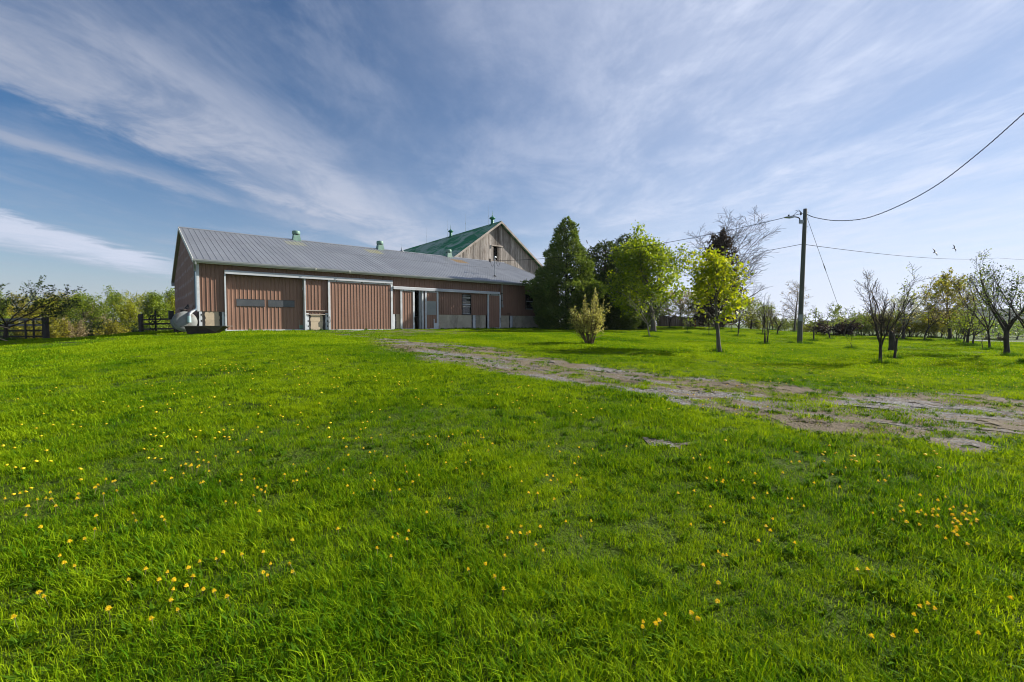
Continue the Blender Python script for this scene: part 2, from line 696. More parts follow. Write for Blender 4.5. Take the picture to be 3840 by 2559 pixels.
def simple_mat(name, c1, c2=None, scale=3.0, rough=0.6, metal=0.0, stretch=None, bump=0.15, vary=0.12, spec=0.4,
               dirt=None, dirt_amt=0.5, dirt_scale=1.2, bdist=0.01, dirt_stretch=None):
    """painted / weathered surface: two tones of noise, per-piece variation, optional dirt"""
    m, nt, N, L, out = mat_base(name)
    tc = N.new('ShaderNodeTexCoord')
    c2 = c2 or tuple(x * 0.8 for x in c1)
    f1 = n_noise(N, L, tc.outputs['Object'], scale, 6, 0.6, stretch)
    col = n_mix(N, L, n_ramp(N, L, f1, [(0.35, 0.0), (0.65, 1.0)]), c1, c2)
    oi = N.new('ShaderNodeObjectInfo')
    v = n_math(N, L, 'ADD', n_math(N, L, 'MULTIPLY', oi.outputs['Random'], 2 * vary), 1 - vary)
    hsv = N.new('ShaderNodeHueSaturation')
    L.new(v, hsv.inputs['Value'])
    L.new(col, hsv.inputs['Color'])
    col = hsv.outputs[0]
    if dirt:
        f2 = n_noise(N, L, tc.outputs['Object'], dirt_scale, 8, 0.65, dirt_stretch, 0.4)
        col = n_mix(N, L, n_math(N, L, 'MULTIPLY', n_ramp(N, L, f2, [(0.5, 0.0), (0.68, 1.0)]), dirt_amt), col, dirt)
    p = N.new('ShaderNodeBsdfPrincipled')
    L.new(col, p.inputs['Base Color'])
    p.inputs['Roughness'].default_value = rough
    p.inputs['Metallic'].default_value = metal
    p.inputs['Specular IOR Level'].default_value = spec
    if bump:
        L.new(n_bump(N, L, f1, bump, bdist), p.inputs['Normal'])
    L.new(p.outputs[0], out.inputs[0])
    return m


def leaf_mat(name, c1, c2, trans=0.45, rough=0.5, scale=0.9, tcol=None):
    """foliage: colour varies from leaf to leaf and in clumps; thin leaves let light through"""
    m, nt, N, L, out = mat_base(name)
    geo = N.new('ShaderNodeNewGeometry')
    tc = N.new('ShaderNodeTexCoord')
    n1 = n_noise(N, L, tc.outputs['Object'], scale, 3, 0.6)
    f = n_math(N, L, 'ADD', n_math(N, L, 'MULTIPLY', geo.outputs['Random Per Island'], 0.6), n_math(N, L, 'MULTIPLY', n1, 0.6))
    col = n_mix(N, L, n_ramp(N, L, f, [(0.25, 0.0), (0.85, 1.0)]), c1, c2)
    p = N.new('ShaderNodeBsdfPrincipled')
    L.new(col, p.inputs['Base Color'])
    p.inputs['Roughness'].default_value = rough
    p.inputs['Specular IOR Level'].default_value = 0.25
    tr = N.new('ShaderNodeBsdfTranslucent')
    t2 = n_mix(N, L, 1.0, col, tcol or (1.25, 1.15, 0.5), 'MULTIPLY')
    L.new(t2, tr.inputs[0])
    mx = N.new('ShaderNodeMixShader')
    mx.inputs[0].default_value = trans
    L.new(p.outputs[0], mx.inputs[1])
    L.new(tr.outputs[0], mx.inputs[2])
    L.new(mx.outputs[0], out.inputs[0])
    return m


def bark_mat(name, c1, c2, scale=6.0):
    return simple_mat(name, c1, c2, scale=scale, rough=0.9, stretch=(1, 1, 0.25), bump=0.7, vary=0.05, spec=0.1, bdist=0.03)


def grass_mat(name, dark, light, dry, dry_amt=0.05, trans=0.42):
    m, nt, N, L, out = mat_base(name)
    oi = N.new('ShaderNodeObjectInfo')
    geo = N.new('ShaderNodeNewGeometry')
    n1 = n_noise(N, L, oi.outputs['Location'], 0.35, 4, 0.6)
    n2 = n_noise(N, L, oi.outputs['Location'], 2.1, 4, 0.6)
    f = n_math(N, L, 'ADD', n_math(N, L, 'MULTIPLY', n1, 0.75), n_math(N, L, 'MULTIPLY', n2, 0.45))
    f = n_math(N, L, 'ADD', f, n_math(N, L, 'MULTIPLY', n_math(N, L, 'SUBTRACT', geo.outputs['Random Per Island'], 0.5), 0.28))
    col = n_mix(N, L, n_ramp(N, L, f, [(0.42, 0.0), (0.82, 1.0)]), dark, light)
    d = n_math(N, L, 'GREATER_THAN', geo.outputs['Random Per Island'], 1 - dry_amt)
    col = n_mix(N, L, n_math(N, L, 'MULTIPLY', d, 0.75), col, dry)
    p = N.new('ShaderNodeBsdfPrincipled')
    L.new(col, p.inputs['Base Color'])
    p.inputs['Roughness'].default_value = 0.7
    p.inputs['Specular IOR Level'].default_value = 0.03
    tr = N.new('ShaderNodeBsdfTranslucent')
    L.new(n_mix(N, L, 1.0, col, (1.25, 1.15, 0.45), 'MULTIPLY'), tr.inputs[0])
    mx = N.new('ShaderNodeMixShader')
    mx.inputs[0].default_value = trans
    L.new(p.outputs[0], mx.inputs[1])
    L.new(tr.outputs[0], mx.inputs[2])
    L.new(mx.outputs[0], out.inputs[0])
    return m


def gravel_colour(N, L, O):
    """worn track: trodden dirt, patches of crushed stone, dead thatch; laid along the track"""
    mp = N.new('ShaderNodeMapping')
    mp.inputs['Rotation'].default_value = (0, 0, R(37))
    L.new(O, mp.inputs[0])
    A = mp.outputs[0]
    n1 = n_noise(N, L, A, 0.75, 7, 0.66, (0.45, 1.0, 1.0), 0.6)
    n2 = n_noise(N, L, O, 6.0, 8, 0.72)
    n3 = n_noise(N, L, O, 30.0, 5, 0.7)
    vor = N.new('ShaderNodeTexVoronoi')
    vor.inputs['Scale'].default_value = 30.0
    L.new(O, vor.inputs['Vector'])
    grey = n_mix(N, L, n_ramp(N, L, vor.outputs['Color'], [(0.25, 0.0), (0.75, 1.0)]), (0.115, 0.110, 0.112), (0.300, 0.290, 0.285))
    dirt = n_mix(N, L, n_ramp(N, L, n2, [(0.36, 0.0), (0.64, 1.0)]), (0.200, 0.165, 0.115), (0.110, 0.088, 0.058))
    dirt = n_mix(N, L, n_ramp(N, L, n3, [(0.45, 0.0), (0.7, 0.8)]), dirt, (0.27, 0.215, 0.15))
    f = n_ramp(N, L, n_math(N, L, 'ADD', n_math(N, L, 'MULTIPLY', n1, 0.75), n_math(N, L, 'MULTIPLY', n2, 0.35)), [(0.545, 0.0), (0.63, 1.0)])
    col = n_mix(N, L, f, dirt, grey)
    tr = n_noise(N, L, A, 1.3, 8, 0.72, (0.4, 1.5, 1.0), 0.8)
    col = n_mix(N, L, n_ramp(N, L, tr, [(0.56, 0.0), (0.66, 0.85)]), col, (0.072, 0.050, 0.034))
    h = n_math(N, L, 'ADD', n_math(N, L, 'MULTIPLY', vor.outputs['Distance'], 0.8), n_math(N, L, 'ADD', n2, n3))
    return col, h


def ground_mat():
    m, nt, N, L, out = mat_base('lawn_soil')
    tc = N.new('ShaderNodeTexCoord')
    O = tc.outputs['Object']
    n1 = n_noise(N, L, O, 0.25, 5, 0.6)
    n2 = n_noise(N, L, O, 3.0, 6, 0.65)
    n3 = n_noise(N, L, O, 22.0, 4, 0.7)
    g = n_mix(N, L, n_ramp(N, L, n1, [(0.35, 0.0), (0.7, 1.0)]), (0.062, 0.112, 0.008), (0.098, 0.152, 0.010))
    g = n_mix(N, L, n_ramp(N, L, n3, [(0.35, 0.0), (0.7, 1.0)]), g, (0.042, 0.062, 0.010))
    wr = N.new('ShaderNodeAttribute')
    wr.attribute_name = 'wear'
    s, h = gravel_colour(N, L, O)
    k = n_ramp(N, L, n_math(N, L, 'ADD', n_math(N, L, 'MULTIPLY', wr.outputs['Fac'], 0.8), n_math(N, L, 'MULTIPLY', n2, 0.5)), [(0.55, 0.0), (0.95, 1.0)])
    col = n_mix(N, L, k, g, s)
    p = N.new('ShaderNodeBsdfPrincipled')
    L.new(col, p.inputs['Base Color'])
    p.inputs['Roughness'].default_value = 0.95
    p.inputs['Specular IOR Level'].default_value = 0.1
    L.new(n_bump(N, L, n_math(N, L, 'ADD', h, n3), 0.9, 0.04), p.inputs['Normal'])
    L.new(p.outputs[0], out.inputs[0])
    return m


def drive_mat():
    m, nt, N, L, out = mat_base('worn_gravel')
    tc = N.new('ShaderNodeTexCoord')
    col, h = gravel_colour(N, L, tc.outputs['Object'])
    p = N.new('ShaderNodeBsdfPrincipled')
    L.new(col, p.inputs['Base Color'])
    p.inputs['Roughness'].default_value = 0.93
    p.inputs['Specular IOR Level'].default_value = 0.12
    L.new(n_bump(N, L, h, 1.0, 0.04), p.inputs['Normal'])
    L.new(p.outputs[0], out.inputs[0])
    return m


def siding_mat(name, base, faded, streak=(0.30, 0.26, 0.28), streak_amt=0.0, seedloc=0.0):
    m, nt, N, L, out = mat_base(name)
    tc = N.new('ShaderNodeTexCoord')
    O = tc.outputs['Object']
    n1 = n_noise(N, L, O, 0.5, 5, 0.6)
    n2 = n_noise(N, L, O, 2.5, 6, 0.65, (1, 1, 0.25))
    col = n_mix(N, L, n_ramp(N, L, n1, [(0.35, 0.0), (0.7, 1.0)]), base, faded)
    col = n_mix(N, L, n_math(N, L, 'MULTIPLY', n_ramp(N, L, n2, [(0.5, 0.0), (0.75, 1.0)]), 0.35), col, tuple(x * 0.72 for x in base))
    oi = N.new('ShaderNodeObjectInfo')
    hsv = N.new('ShaderNodeHueSaturation')
    L.new(n_math(N, L, 'ADD', n_math(N, L, 'MULTIPLY', oi.outputs['Random'], 0.12), 0.94), hsv.inputs['Value'])
    L.new(col, hsv.inputs['Color'])
    col = hsv.outputs[0]
    if streak_amt:
        wv = N.new('ShaderNodeTexWave')
        wv.bands_direction = 'Z'
        wv.inputs['Scale'].default_value = 0.42
        wv.inputs['Distortion'].default_value = 1.2
        wv.inputs['Detail'].default_value = 4
        L.new(O, wv.inputs['Vector'])
        n3 = n_noise(N, L, O, 1.3, 6, 0.7)
        k = n_math(N, L, 'MULTIPLY', n_ramp(N, L, wv.outputs['Fac'], [(0.72, 0.0), (0.98, 1.0)]), n_ramp(N, L, n3, [(0.4, 0.0), (0.65, 1.0)]))
        col = n_mix(N, L, n_math(N, L, 'MULTIPLY', k, streak_amt), col, streak)
    p = N.new('ShaderNodeBsdfPrincipled')
    L.new(col, p.inputs['Base Color'])
    p.inputs['Roughness'].default_value = 0.5
    p.inputs['Specular IOR Level'].default_value = 0.35
    L.new(n_bump(N, L, n1, 0.25, 0.03), p.inputs['Normal'])
    L.new(p.outputs[0], out.inputs[0])
    return m


def glass_mat(name, base=(0.012, 0.016, 0.02), rough=0.06):
    m, nt, N, L, out = mat_base(name)
    tc = N.new('ShaderNodeTexCoord')
    p = N.new('ShaderNodeBsdfPrincipled')
    p.inputs['Base Color'].default_value = (*base, 1)
    p.inputs['Roughness'].default_value = rough
    p.inputs['Specular IOR Level'].default_value = 0.6
    L.new(n_bump(N, L, n_noise(N, L, tc.outputs['Object'], 1.5, 3), 0.08, 0.05), p.inputs['Normal'])
    L.new(p.outputs[0], out.inputs[0])
    return m


def roof_mat(name, c1, c2, stain=(0.34, 0.24, 0.06), patches=(), rough=0.42, metal=0.35):
    m, nt, N, L, out = mat_base(name)
    tc = N.new('ShaderNodeTexCoord')
    O = tc.outputs['Object']
    n1 = n_noise(N, L, O, 0.6, 5, 0.6)
    n2 = n_noise(N, L, O, 2.5, 6, 0.7)
    col = n_mix(N, L, n_ramp(N, L, n1, [(0.3, 0.0), (0.7, 1.0)]), c1, c2)
    oi = N.new('ShaderNodeObjectInfo')
    hsv = N.new('ShaderNodeHueSaturation')
    L.new(n_math(N, L, 'ADD', n_math(N, L, 'MULTIPLY', oi.outputs['Random'], 0.16), 0.92), hsv.inputs['Value'])
    L.new(col, hsv.inputs['Color'])
    col = hsv.outputs[0]
    col = n_mix(N, L, n_math(N, L, 'MULTIPLY', n_ramp(N, L, n2, [(0.55, 0.0), (0.75, 1.0)]), 0.25), col, tuple(x * 0.6 for x in c1))
    sx = N.new('ShaderNodeSeparateXYZ')
    L.new(O, sx.inputs[0])
    for (xa, xb, ya, yb, c, amt) in patches:
        def soft(v, a, b, e):
            mr = N.new('ShaderNodeMapRange')
            mr.interpolation_type = 'SMOOTHSTEP'
            L.new(v, mr.inputs[0])
            mr.inputs[1].default_value = a - e
            mr.inputs[2].default_value = a + e
            mr2 = N.new('ShaderNodeMapRange')
            mr2.interpolation_type = 'SMOOTHSTEP'
            L.new(v, mr2.inputs[0])
            mr2.inputs[1].default_value = b - e
            mr2.inputs[2].default_value = b + e
            mr2.inputs[3].default_value = 1.0
            mr2.inputs[4].default_value = 0.0
            return n_math(N, L, 'MULTIPLY', mr.outputs[0], mr2.outputs[0])
        k = n_math(N, L, 'MULTIPLY', soft(sx.outputs[0], xa, xb, 0.12), soft(sx.outputs[1], ya, yb, 0.15))
        k = n_math(N, L, 'MULTIPLY', k, n_math(N, L, 'ADD', n_math(N, L, 'MULTIPLY', n2, 1.0), 0.2))
        col = n_mix(N, L, n_math(N, L, 'MULTIPLY', k, amt), col, c)
    p = N.new('ShaderNodeBsdfPrincipled')
    L.new(col, p.inputs['Base Color'])
    p.inputs['Roughness'].default_value = rough
    p.inputs['Metallic'].default_value = metal
    L.new(n_bump(N, L, n1, 0.12, 0.03), p.inputs['Normal'])
    L.new(p.outputs[0], out.inputs[0])
    return m


def old_roof_mat():
    m, nt, N, L, out = mat_base('faded_green_roofing')
    tc = N.new('ShaderNodeTexCoord')
    O = tc.outputs['Object']
    n1 = n_noise(N, L, O, 0.42, 7, 0.68, (1.0, 0.5, 1.0), 1.2)
    n2 = n_noise(N, L, O, 1.2, 6, 0.7, (1.0, 0.35, 1.0))
    green = n_mix(N, L, n_ramp(N, L, n2, [(0.3, 0.0), (0.7, 1.0)]), (0.030, 0.260, 0.105), (0.012, 0.145, 0.062))
    col = n_mix(N, L, n_math(N, L, 'MULTIPLY', n_ramp(N, L, n1, [(0.44, 0.0), (0.58, 1.0)]), 0.75), green, (0.36, 0.43, 0.37))
    rust = n_noise(N, L, O, 0.9, 6, 0.7, (1.2, 0.3, 1.2))
    col = n_mix(N, L, n_math(N, L, 'MULTIPLY', n_ramp(N, L, rust, [(0.60, 0.0), (0.72, 1.0)]), 0.4), col, (0.12, 0.075, 0.035))
    wv = N.new('ShaderNodeTexWave')
    wv.bands_direction = 'Y'
    wv.inputs['Scale'].default_value = 1.6
    L.new(O, wv.inputs['Vector'])
    p = N.new('ShaderNodeBsdfPrincipled')
    L.new(col, p.inputs['Base Color'])
    p.inputs['Roughness'].default_value = 0.8
    p.inputs['Specular IOR Level'].default_value = 0.15
    L.new(n_bump(N, L, wv.outputs['Fac'], 0.4, 0.03), p.inputs['Normal'])
    L.new(p.outputs[0], out.inputs[0])
    return m


def board_mat():
    m, nt, N, L, out = mat_base('weathered_barn_board')
    tc = N.new('ShaderNodeTexCoord')
    O = tc.outputs['Object']
    oi = N.new('ShaderNodeObjectInfo')
    mp = N.new('ShaderNodeVectorMath')
    mp.operation = 'ADD'
    L.new(O, mp.inputs[0])
    sc = N.new('ShaderNodeVectorMath')
    sc.operation = 'SCALE'
    sc.inputs[0].default_value = (13.0, 7.0, 31.0)
    L.new(oi.outputs['Random'], sc.inputs[3])
    L.new(sc.outputs[0], mp.inputs[1])
    V = mp.outputs[0]
    n1 = n_noise(N, L, V, 1.6, 6, 0.65, (3.0, 1, 0.35))
    n2 = n_noise(N, L, V, 5.0, 6, 0.7, (5.0, 1, 0.18))
    col = n_mix(N, L, n_ramp(N, L, n1, [(0.3, 0.0), (0.68, 1.0)]), (0.52, 0.48, 0.445), (0.26, 0.225, 0.20))
    col = n_mix(N, L, n_math(N, L, 'MULTIPLY', n_ramp(N, L, n2, [(0.48, 0.0), (0.62, 1.0)]), 0.8), col, (0.095, 0.068, 0.052))
    hsv = N.new('ShaderNodeHueSaturation')
    L.new(n_math(N, L, 'ADD', n_math(N, L, 'MULTIPLY', oi.outputs['Random'], 0.6), 0.70), hsv.inputs['Value'])
    L.new(col, hsv.inputs['Color'])
    # weather stain that has run down the gable from under the peak
    sx = N.new('ShaderNodeSeparateXYZ')
    L.new(O, sx.inputs[0])
    xx = n_math(N, L, 'ABSOLUTE', n_math(N, L, 'ADD', sx.outputs[0], 0.35))
    f = n_math(N, L, 'MULTIPLY', n_ramp(N, L, xx, [(0.25, 1.0), (0.8, 0.0)]), n_ramp(N, L, n1, [(0.25, 0.3), (0.5, 1.0)]))
    col = n_mix(N, L, n_math(N, L, 'MULTIPLY', f, 0.75), hsv.outputs[0], (0.060, 0.046, 0.036))
    p = N.new('ShaderNodeBsdfPrincipled')
    L.new(col, p.inputs['Base Color'])
    p.inputs['Roughness'].default_value = 0.88
    p.inputs['Specular IOR Level'].default_value = 0.15
    L.new(n_bump(N, L, n2, 0.6, 0.02), p.inputs['Normal'])
    L.new(p.outputs[0], out.inputs[0])
    return m


M = {}
M['ground'] = ground_mat()
M['drive'] = drive_mat()
M['grass'] = grass_mat('lawn_blade', (0.058, 0.170, 0.003), (0.315, 0.430, 0.008), (0.50, 0.47, 0.12), 0.04)
M['tuft'] = grass_mat('rank_tuft_blade', (0.030, 0.095, 0.006), (0.095, 0.190, 0.010), (0.20, 0.18, 0.06), 0.03)
M['worn_blade'] = grass_mat('worn_blade', (0.060, 0.120, 0.012), (0.170, 0.220, 0.030), (0.34, 0.27, 0.14), 0.22, 0.3)
M['siding'] = siding_mat('brown_steel_siding', (0.205, 0.113, 0.080), (0.248, 0.142, 0.102))
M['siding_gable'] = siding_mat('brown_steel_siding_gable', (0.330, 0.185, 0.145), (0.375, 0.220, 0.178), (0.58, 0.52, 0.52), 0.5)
M['door_siding'] = siding_mat('brown_steel_door', (0.245, 0.137, 0.096), (0.285, 0.164, 0.118))
M['white'] = simple_mat('white_painted_trim', (0.60, 0.62, 0.64), (0.50, 0.53, 0.57), 2.0, 0.45, vary=0.05, dirt=(0.30, 0.28, 0.25), dirt_amt=0.45)
M['header'] = simple_mat('white_steel_header', (0.55, 0.57, 0.60), (0.44, 0.46, 0.50), 0.9, 0.4, vary=0.03, dirt=(0.33, 0.30, 0.27), dirt_amt=0.3, stretch=(0.5, 1, 3))
M['gutter'] = simple_mat('grey_gutter', (0.30, 0.32, 0.33), (0.24, 0.26, 0.27), 1.5, 0.4, vary=0.03)
M['soffit'] = simple_mat('cream_fascia', (0.62, 0.61, 0.55), (0.52, 0.51, 0.46), 1.5, 0.5, vary=0.03)
M['concrete'] = simple_mat('tan_concrete', (0.54, 0.44, 0.315), (0.46, 0.37, 0.265), 1.6, 0.9, vary=0.05, dirt=(0.17, 0.145, 0.11), dirt_amt=0.5, dirt_scale=0.9, bump=0.3)
M['concrete_old'] = simple_mat('stained_concrete', (0.50, 0.445, 0.345), (0.39, 0.345, 0.265), 1.6, 0.92, vary=0.06, dirt=(0.085, 0.078, 0.062), dirt_amt=0.65, dirt_scale=1.0, bump=0.4, dirt_stretch=(1, 1, 0.45))
M['tar'] = simple_mat('black_tar_sealant', (0.016, 0.014, 0.013), (0.03, 0.027, 0.025), 5, 0.6, bump=0.6)
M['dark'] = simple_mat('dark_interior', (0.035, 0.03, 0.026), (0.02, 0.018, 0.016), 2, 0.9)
M['iron'] = simple_mat('dark_iron', (0.03, 0.028, 0.028), (0.05, 0.04, 0.035), 6, 0.55, metal=0.5)
M['glass'] = glass_mat('window_glass')
M['door_glass'] = simple_mat('dusty_door_window', (0.060, 0.066, 0.074), (0.085, 0.092, 0.10), 2.0, 0.22, vary=0.08, bump=0.05)
M['frosted'] = simple_mat('frosted_sheet', (0.27, 0.285, 0.28), (0.22, 0.235, 0.235), 1.6, 0.35, vary=0.02, bump=0.05)
M['reflection_notice'] = simple_mat('pale_reflection_notice', (0.45, 0.43, 0.40), (0.3, 0.29, 0.27), 3, 0.8)  # tone of the painted window reflections, and of the notice indoors
M['roof'] = roof_mat('grey_steel_roof', (0.215, 0.224, 0.240), (0.270, 0.279, 0.296), patches=(
    (6.1, 7.5, 6.3, 7.6, (0.42, 0.40, 0.22), 0.75), (12.3, 13.6, 6.3, 7.7, (0.42, 0.38, 0.16), 0.85), (20.6, 22.0, 6.0, 7.4, (0.36, 0.20, 0.03), 1.1)))
M['vent'] = simple_mat('pale_green_vent', (0.165, 0.285, 0.225), (0.125, 0.225, 0.18), 4, 0.5, vary=0.05, dirt=(0.10, 0.12, 0.09), dirt_amt=0.4)
M['cupola'] = simple_mat('green_cupola', (0.012, 0.125, 0.070), (0.02, 0.17, 0.10), 3, 0.45, vary=0.05)
M['old_roof'] = old_roof_mat()
M['board'] = board_mat()
M['rake'] = simple_mat('weathered_rake_board', (0.46, 0.40, 0.35), (0.32, 0.27, 0.23), 1.2, 0.85, stretch=(1, 1, 1), vary=0.06, dirt=(0.12, 0.09, 0.07), dirt_amt=0.4)
M['post'] = simple_mat('weathered_fence_wood', (0.085, 0.075, 0.066), (0.045, 0.038, 0.033), 5, 0.9, stretch=(3, 3, 0.4), vary=0.25, bump=0.6)
M['rail_pale'] = simple_mat('bleached_fence_rail', (0.26, 0.25, 0.235), (0.16, 0.15, 0.14), 5, 0.9, vary=0.1, bump=0.5)
M['pole'] = simple_mat('utility_pole_wood', (0.150, 0.145, 0.125), (0.085, 0.082, 0.072), 6, 0.85, stretch=(2, 2, 0.15), vary=0.02, bump=0.6)
M['galv'] = simple_mat('galvanised_steel', (0.34, 0.36, 0.38), (0.25, 0.27, 0.29), 4, 0.45, metal=0.6)
M['cable'] = simple_mat('black_cable', (0.018, 0.018, 0.020), (0.03, 0.03, 0.032), 8, 0.9, spec=0.05, bump=0)
M['tank'] = simple_mat('chalky_tank_paint', (0.25, 0.26, 0.25), (0.18, 0.19, 0.185), 2.2, 0.75, vary=0.03, dirt=(0.10, 0.052, 0.032), dirt_amt=0.85, dirt_scale=1.5, bump=0.3)
M['rusty'] = simple_mat('rusty_steel', (0.075, 0.058, 0.050), (0.042, 0.036, 0.034), 3, 0.7, metal=0.2, vary=0.08, dirt=(0.15, 0.085, 0.05), dirt_amt=0.4)
M['rust_rim'] = simple_mat('brown_steel_rim', (0.16, 0.13, 0.115), (0.11, 0.09, 0.08), 3, 0.6, metal=0.2)
M['downpipe'] = simple_mat('teal_downpipe', (0.30, 0.46, 0.46), (0.36, 0.50, 0.50), 3, 0.45, vary=0.02)
M['downpipe_dark'] = simple_mat('slate_downpipe', (0.085, 0.125, 0.17), (0.11, 0.15, 0.19), 3, 0.45, vary=0.02)
M['rubber'] = simple_mat('black_rubber', (0.014, 0.014, 0.014), (0.022, 0.022, 0.022), 6, 0.7)
M['bird'] = simple_mat('black_feather', (0.012, 0.012, 0.016), (0.02, 0.02, 0.03), 8, 0.6)
M['fence_board'] = simple_mat('grey_brown_board', (0.13, 0.095, 0.072), (0.085, 0.064, 0.050), 3, 0.9, stretch=(3, 3, 0.3), vary=0.2)
M['bark'] = bark_mat('dark_bark', (0.072, 0.060, 0.050), (0.034, 0.028, 0.024))
M['bark_grey'] = bark_mat('grey_bark', (0.150, 0.132, 0.112), (0.085, 0.074, 0.062))
M['bark_pale'] = bark_mat('pale_bark', (0.21, 0.19, 0.16), (0.12, 0.105, 0.088))
M['bark_tan'] = bark_mat('tan_stem', (0.17, 0.115, 0.075), (0.10, 0.066, 0.045))
M['cut_wood'] = simple_mat('fresh_cut_wood', (0.42, 0.30, 0.19), (0.34, 0.23, 0.14), 4, 0.8)
M['lf_maple'] = leaf_mat('maple_leaf', (0.085, 0.170, 0.008), (0.310, 0.390, 0.014), 0.48)
M['lf_maple2'] = leaf_mat('young_maple_leaf', (0.150, 0.235, 0.008), (0.42, 0.46, 0.018), 0.48)
M['lf_cedar'] = leaf_mat('cedar_spray', (0.055, 0.118, 0.024), (0.195, 0.262, 0.058), 0.36, 0.55, 0.5)
M['lf_cedar2'] = leaf_mat('dark_cedar_spray', (0.030, 0.064, 0.016), (0.085, 0.125, 0.030), 0.28, 0.55, 0.5)
M['lf_dead'] = leaf_mat('brown_needle', (0.040, 0.027, 0.022), (0.070, 0.048, 0.034), 0.15, 0.7)
M['lf_spring'] = leaf_mat('spring_leaf', (0.120, 0.200, 0.014), (0.26, 0.335, 0.028), 0.45)
M['lf_olive'] = leaf_mat('olive_bud_leaf', (0.115, 0.150, 0.016), (0.24, 0.255, 0.028), 0.45)
M['lf_green'] = leaf_mat('mid_green_leaf', (0.075, 0.160, 0.012), (0.190, 0.290, 0.022), 0.45)
M['lf_darkgreen'] = leaf_mat('dark_green_leaf', (0.020, 0.045, 0.012), (0.055, 0.090, 0.020), 0.35)
M['lf_apple'] = leaf_mat('apple_leaf', (0.075, 0.125, 0.030), (0.210, 0.265, 0.075), 0.4)
M['lf_white'] = leaf_mat('white_blossom', (0.34, 0.37, 0.24), (0.62, 0.62, 0.50), 0.4, tcol=(1.0, 1.0, 0.9))
M['lf_yellow'] = leaf_mat('yellow_catkin', (0.20, 0.205, 0.030), (0.38, 0.37, 0.055), 0.45)
M['lf_tan'] = leaf_mat('tan_bud', (0.21, 0.165, 0.085), (0.34, 0.285, 0.15), 0.4, tcol=(1.1, 1.0, 0.7))
M['lf_buff'] = leaf_mat('pale_yellow_bud', (0.36, 0.36, 0.075), (0.60, 0.58, 0.15), 0.4, tcol=(1.1, 1.05, 0.7))
M['lf_wood_green'] = leaf_mat('woodland_green_leaf', (0.062, 0.115, 0.007), (0.235, 0.310, 0.014), 0.40, scale=0.45)
M['lf_wood_lime'] = leaf_mat('woodland_lime_leaf', (0.115, 0.150, 0.007), (0.370, 0.400, 0.016), 0.40, scale=0.45)
M['lf_wood_olive'] = leaf_mat('woodland_olive_leaf', (0.095, 0.105, 0.008), (0.300, 0.275, 0.016), 0.40, scale=0.45)
M['lf_purple'] = leaf_mat('purple_leaf', (0.030, 0.020, 0.024), (0.055, 0.036, 0.040), 0.25)
M['petal'] = leaf_mat('dandelion_petal', (0.80, 0.56, 0.012), (0.90, 0.72, 0.025), 0.3, tcol=(1.1, 1.0, 0.5))
M['stem'] = leaf_mat('dandelion_stem', (0.16, 0.20, 0.05), (0.24, 0.22, 0.09), 0.25)
M['hill'] = simple_mat('wooded_hill', (0.030, 0.044, 0.028), (0.048, 0.058, 0.034), 0.05, 0.95, bump=0.8, vary=0.0, bdist=3.0, spec=0.0)
M['field'] = simple_mat('far_field', (0.10, 0.16, 0.03), (0.14, 0.16, 0.05), 0.05, 0.95, vary=0.0, spec=0.0)
M['road'] = simple_mat('far_asphalt', (0.085, 0.085, 0.088), (0.07, 0.07, 0.073), 1.5, 0.9, vary=0.0)
M['meter'] = simple_mat('grey_meter_box', (0.36, 0.34, 0.31), (0.28, 0.27, 0.25), 4, 0.5)
# ------------------------------------------------------------------ ground and drive
def build_ground():
    def axis(lo, hi, n, k):
        t = np.linspace(-1, 1, n)
        s = np.sinh(t * k) / math.sinh(k)
        return np.where(s < 0, -s * lo, s * hi)
    xs = axis(-1500, 1500, 281, 6.2)
    ys = axis(-300, 2600, 301, 6.2)
    X, Y = np.meshgrid(xs, ys)
    Z = tz(X, Y)
    # keep the drive bed a little below the turf
    n, m_ = X.shape
    V = np.stack([X, Y, Z], -1).reshape(-1, 3)
    i = np.arange(n * m_).reshape(n, m_)
    q = np.stack([i[:-1, :-1], i[:-1, 1:], i[1:, 1:], i[1:, :-1]], -1).reshape(-1, 4)
    o = mesh_obj('ground', V, [q], M['ground'], smooth=True)
    w = wear_mask(V[:, 0], V[:, 1]) * (np.hypot(V[:, 0], V[:, 1]) < 60)
    a = o.data.attributes.new('wear', 'FLOAT', 'POINT')
    a.data.foreach_set('value', w.astype(np.float32))
    tag(o, 'rolling lawn that rises to the brown barn', None, kind='structure')


def build_drive():
    st = 0.07
    xs = np.arange(-9, 24, st)
    ys = np.arange(3.4, 23, st)
    X, Y = np.meshgrid(xs, ys)
    m = drive_mask(X, Y)
    # cells whose four corners are bare
    c = m[:-1, :-1] & m[1:, :-1] & m[:-1, 1:] & m[1:, 1:]
    rough = (fbm(X * 2.5, Y * 2.5, 55, 4) - 0.5) * 0.035
    Z = tz(X, Y) + 0.007 + rough * 0.25 - 0.02 * 0
    idx = -np.ones(X.shape, int)
    used = np.zeros(X.shape, bool)
    used[:-1, :-1] |= c; used[1:, :-1] |= c; used[:-1, 1:] |= c; used[1:, 1:] |= c
    idx[used] = np.arange(used.sum())
    V = np.stack([X[used], Y[used], Z[used]], -1)
    ii, jj = np.nonzero(c)
    q = np.stack([idx[ii, jj], idx[ii, jj + 1], idx[ii + 1, jj + 1], idx[ii + 1, jj]], -1)
    o = mesh_obj('driveway', V, [q], M['drive'], smooth=True)
    tag(o, 'worn gravel and dirt drive crossing the lawn to the barn', None, kind='structure')


build_ground()
build_drive()


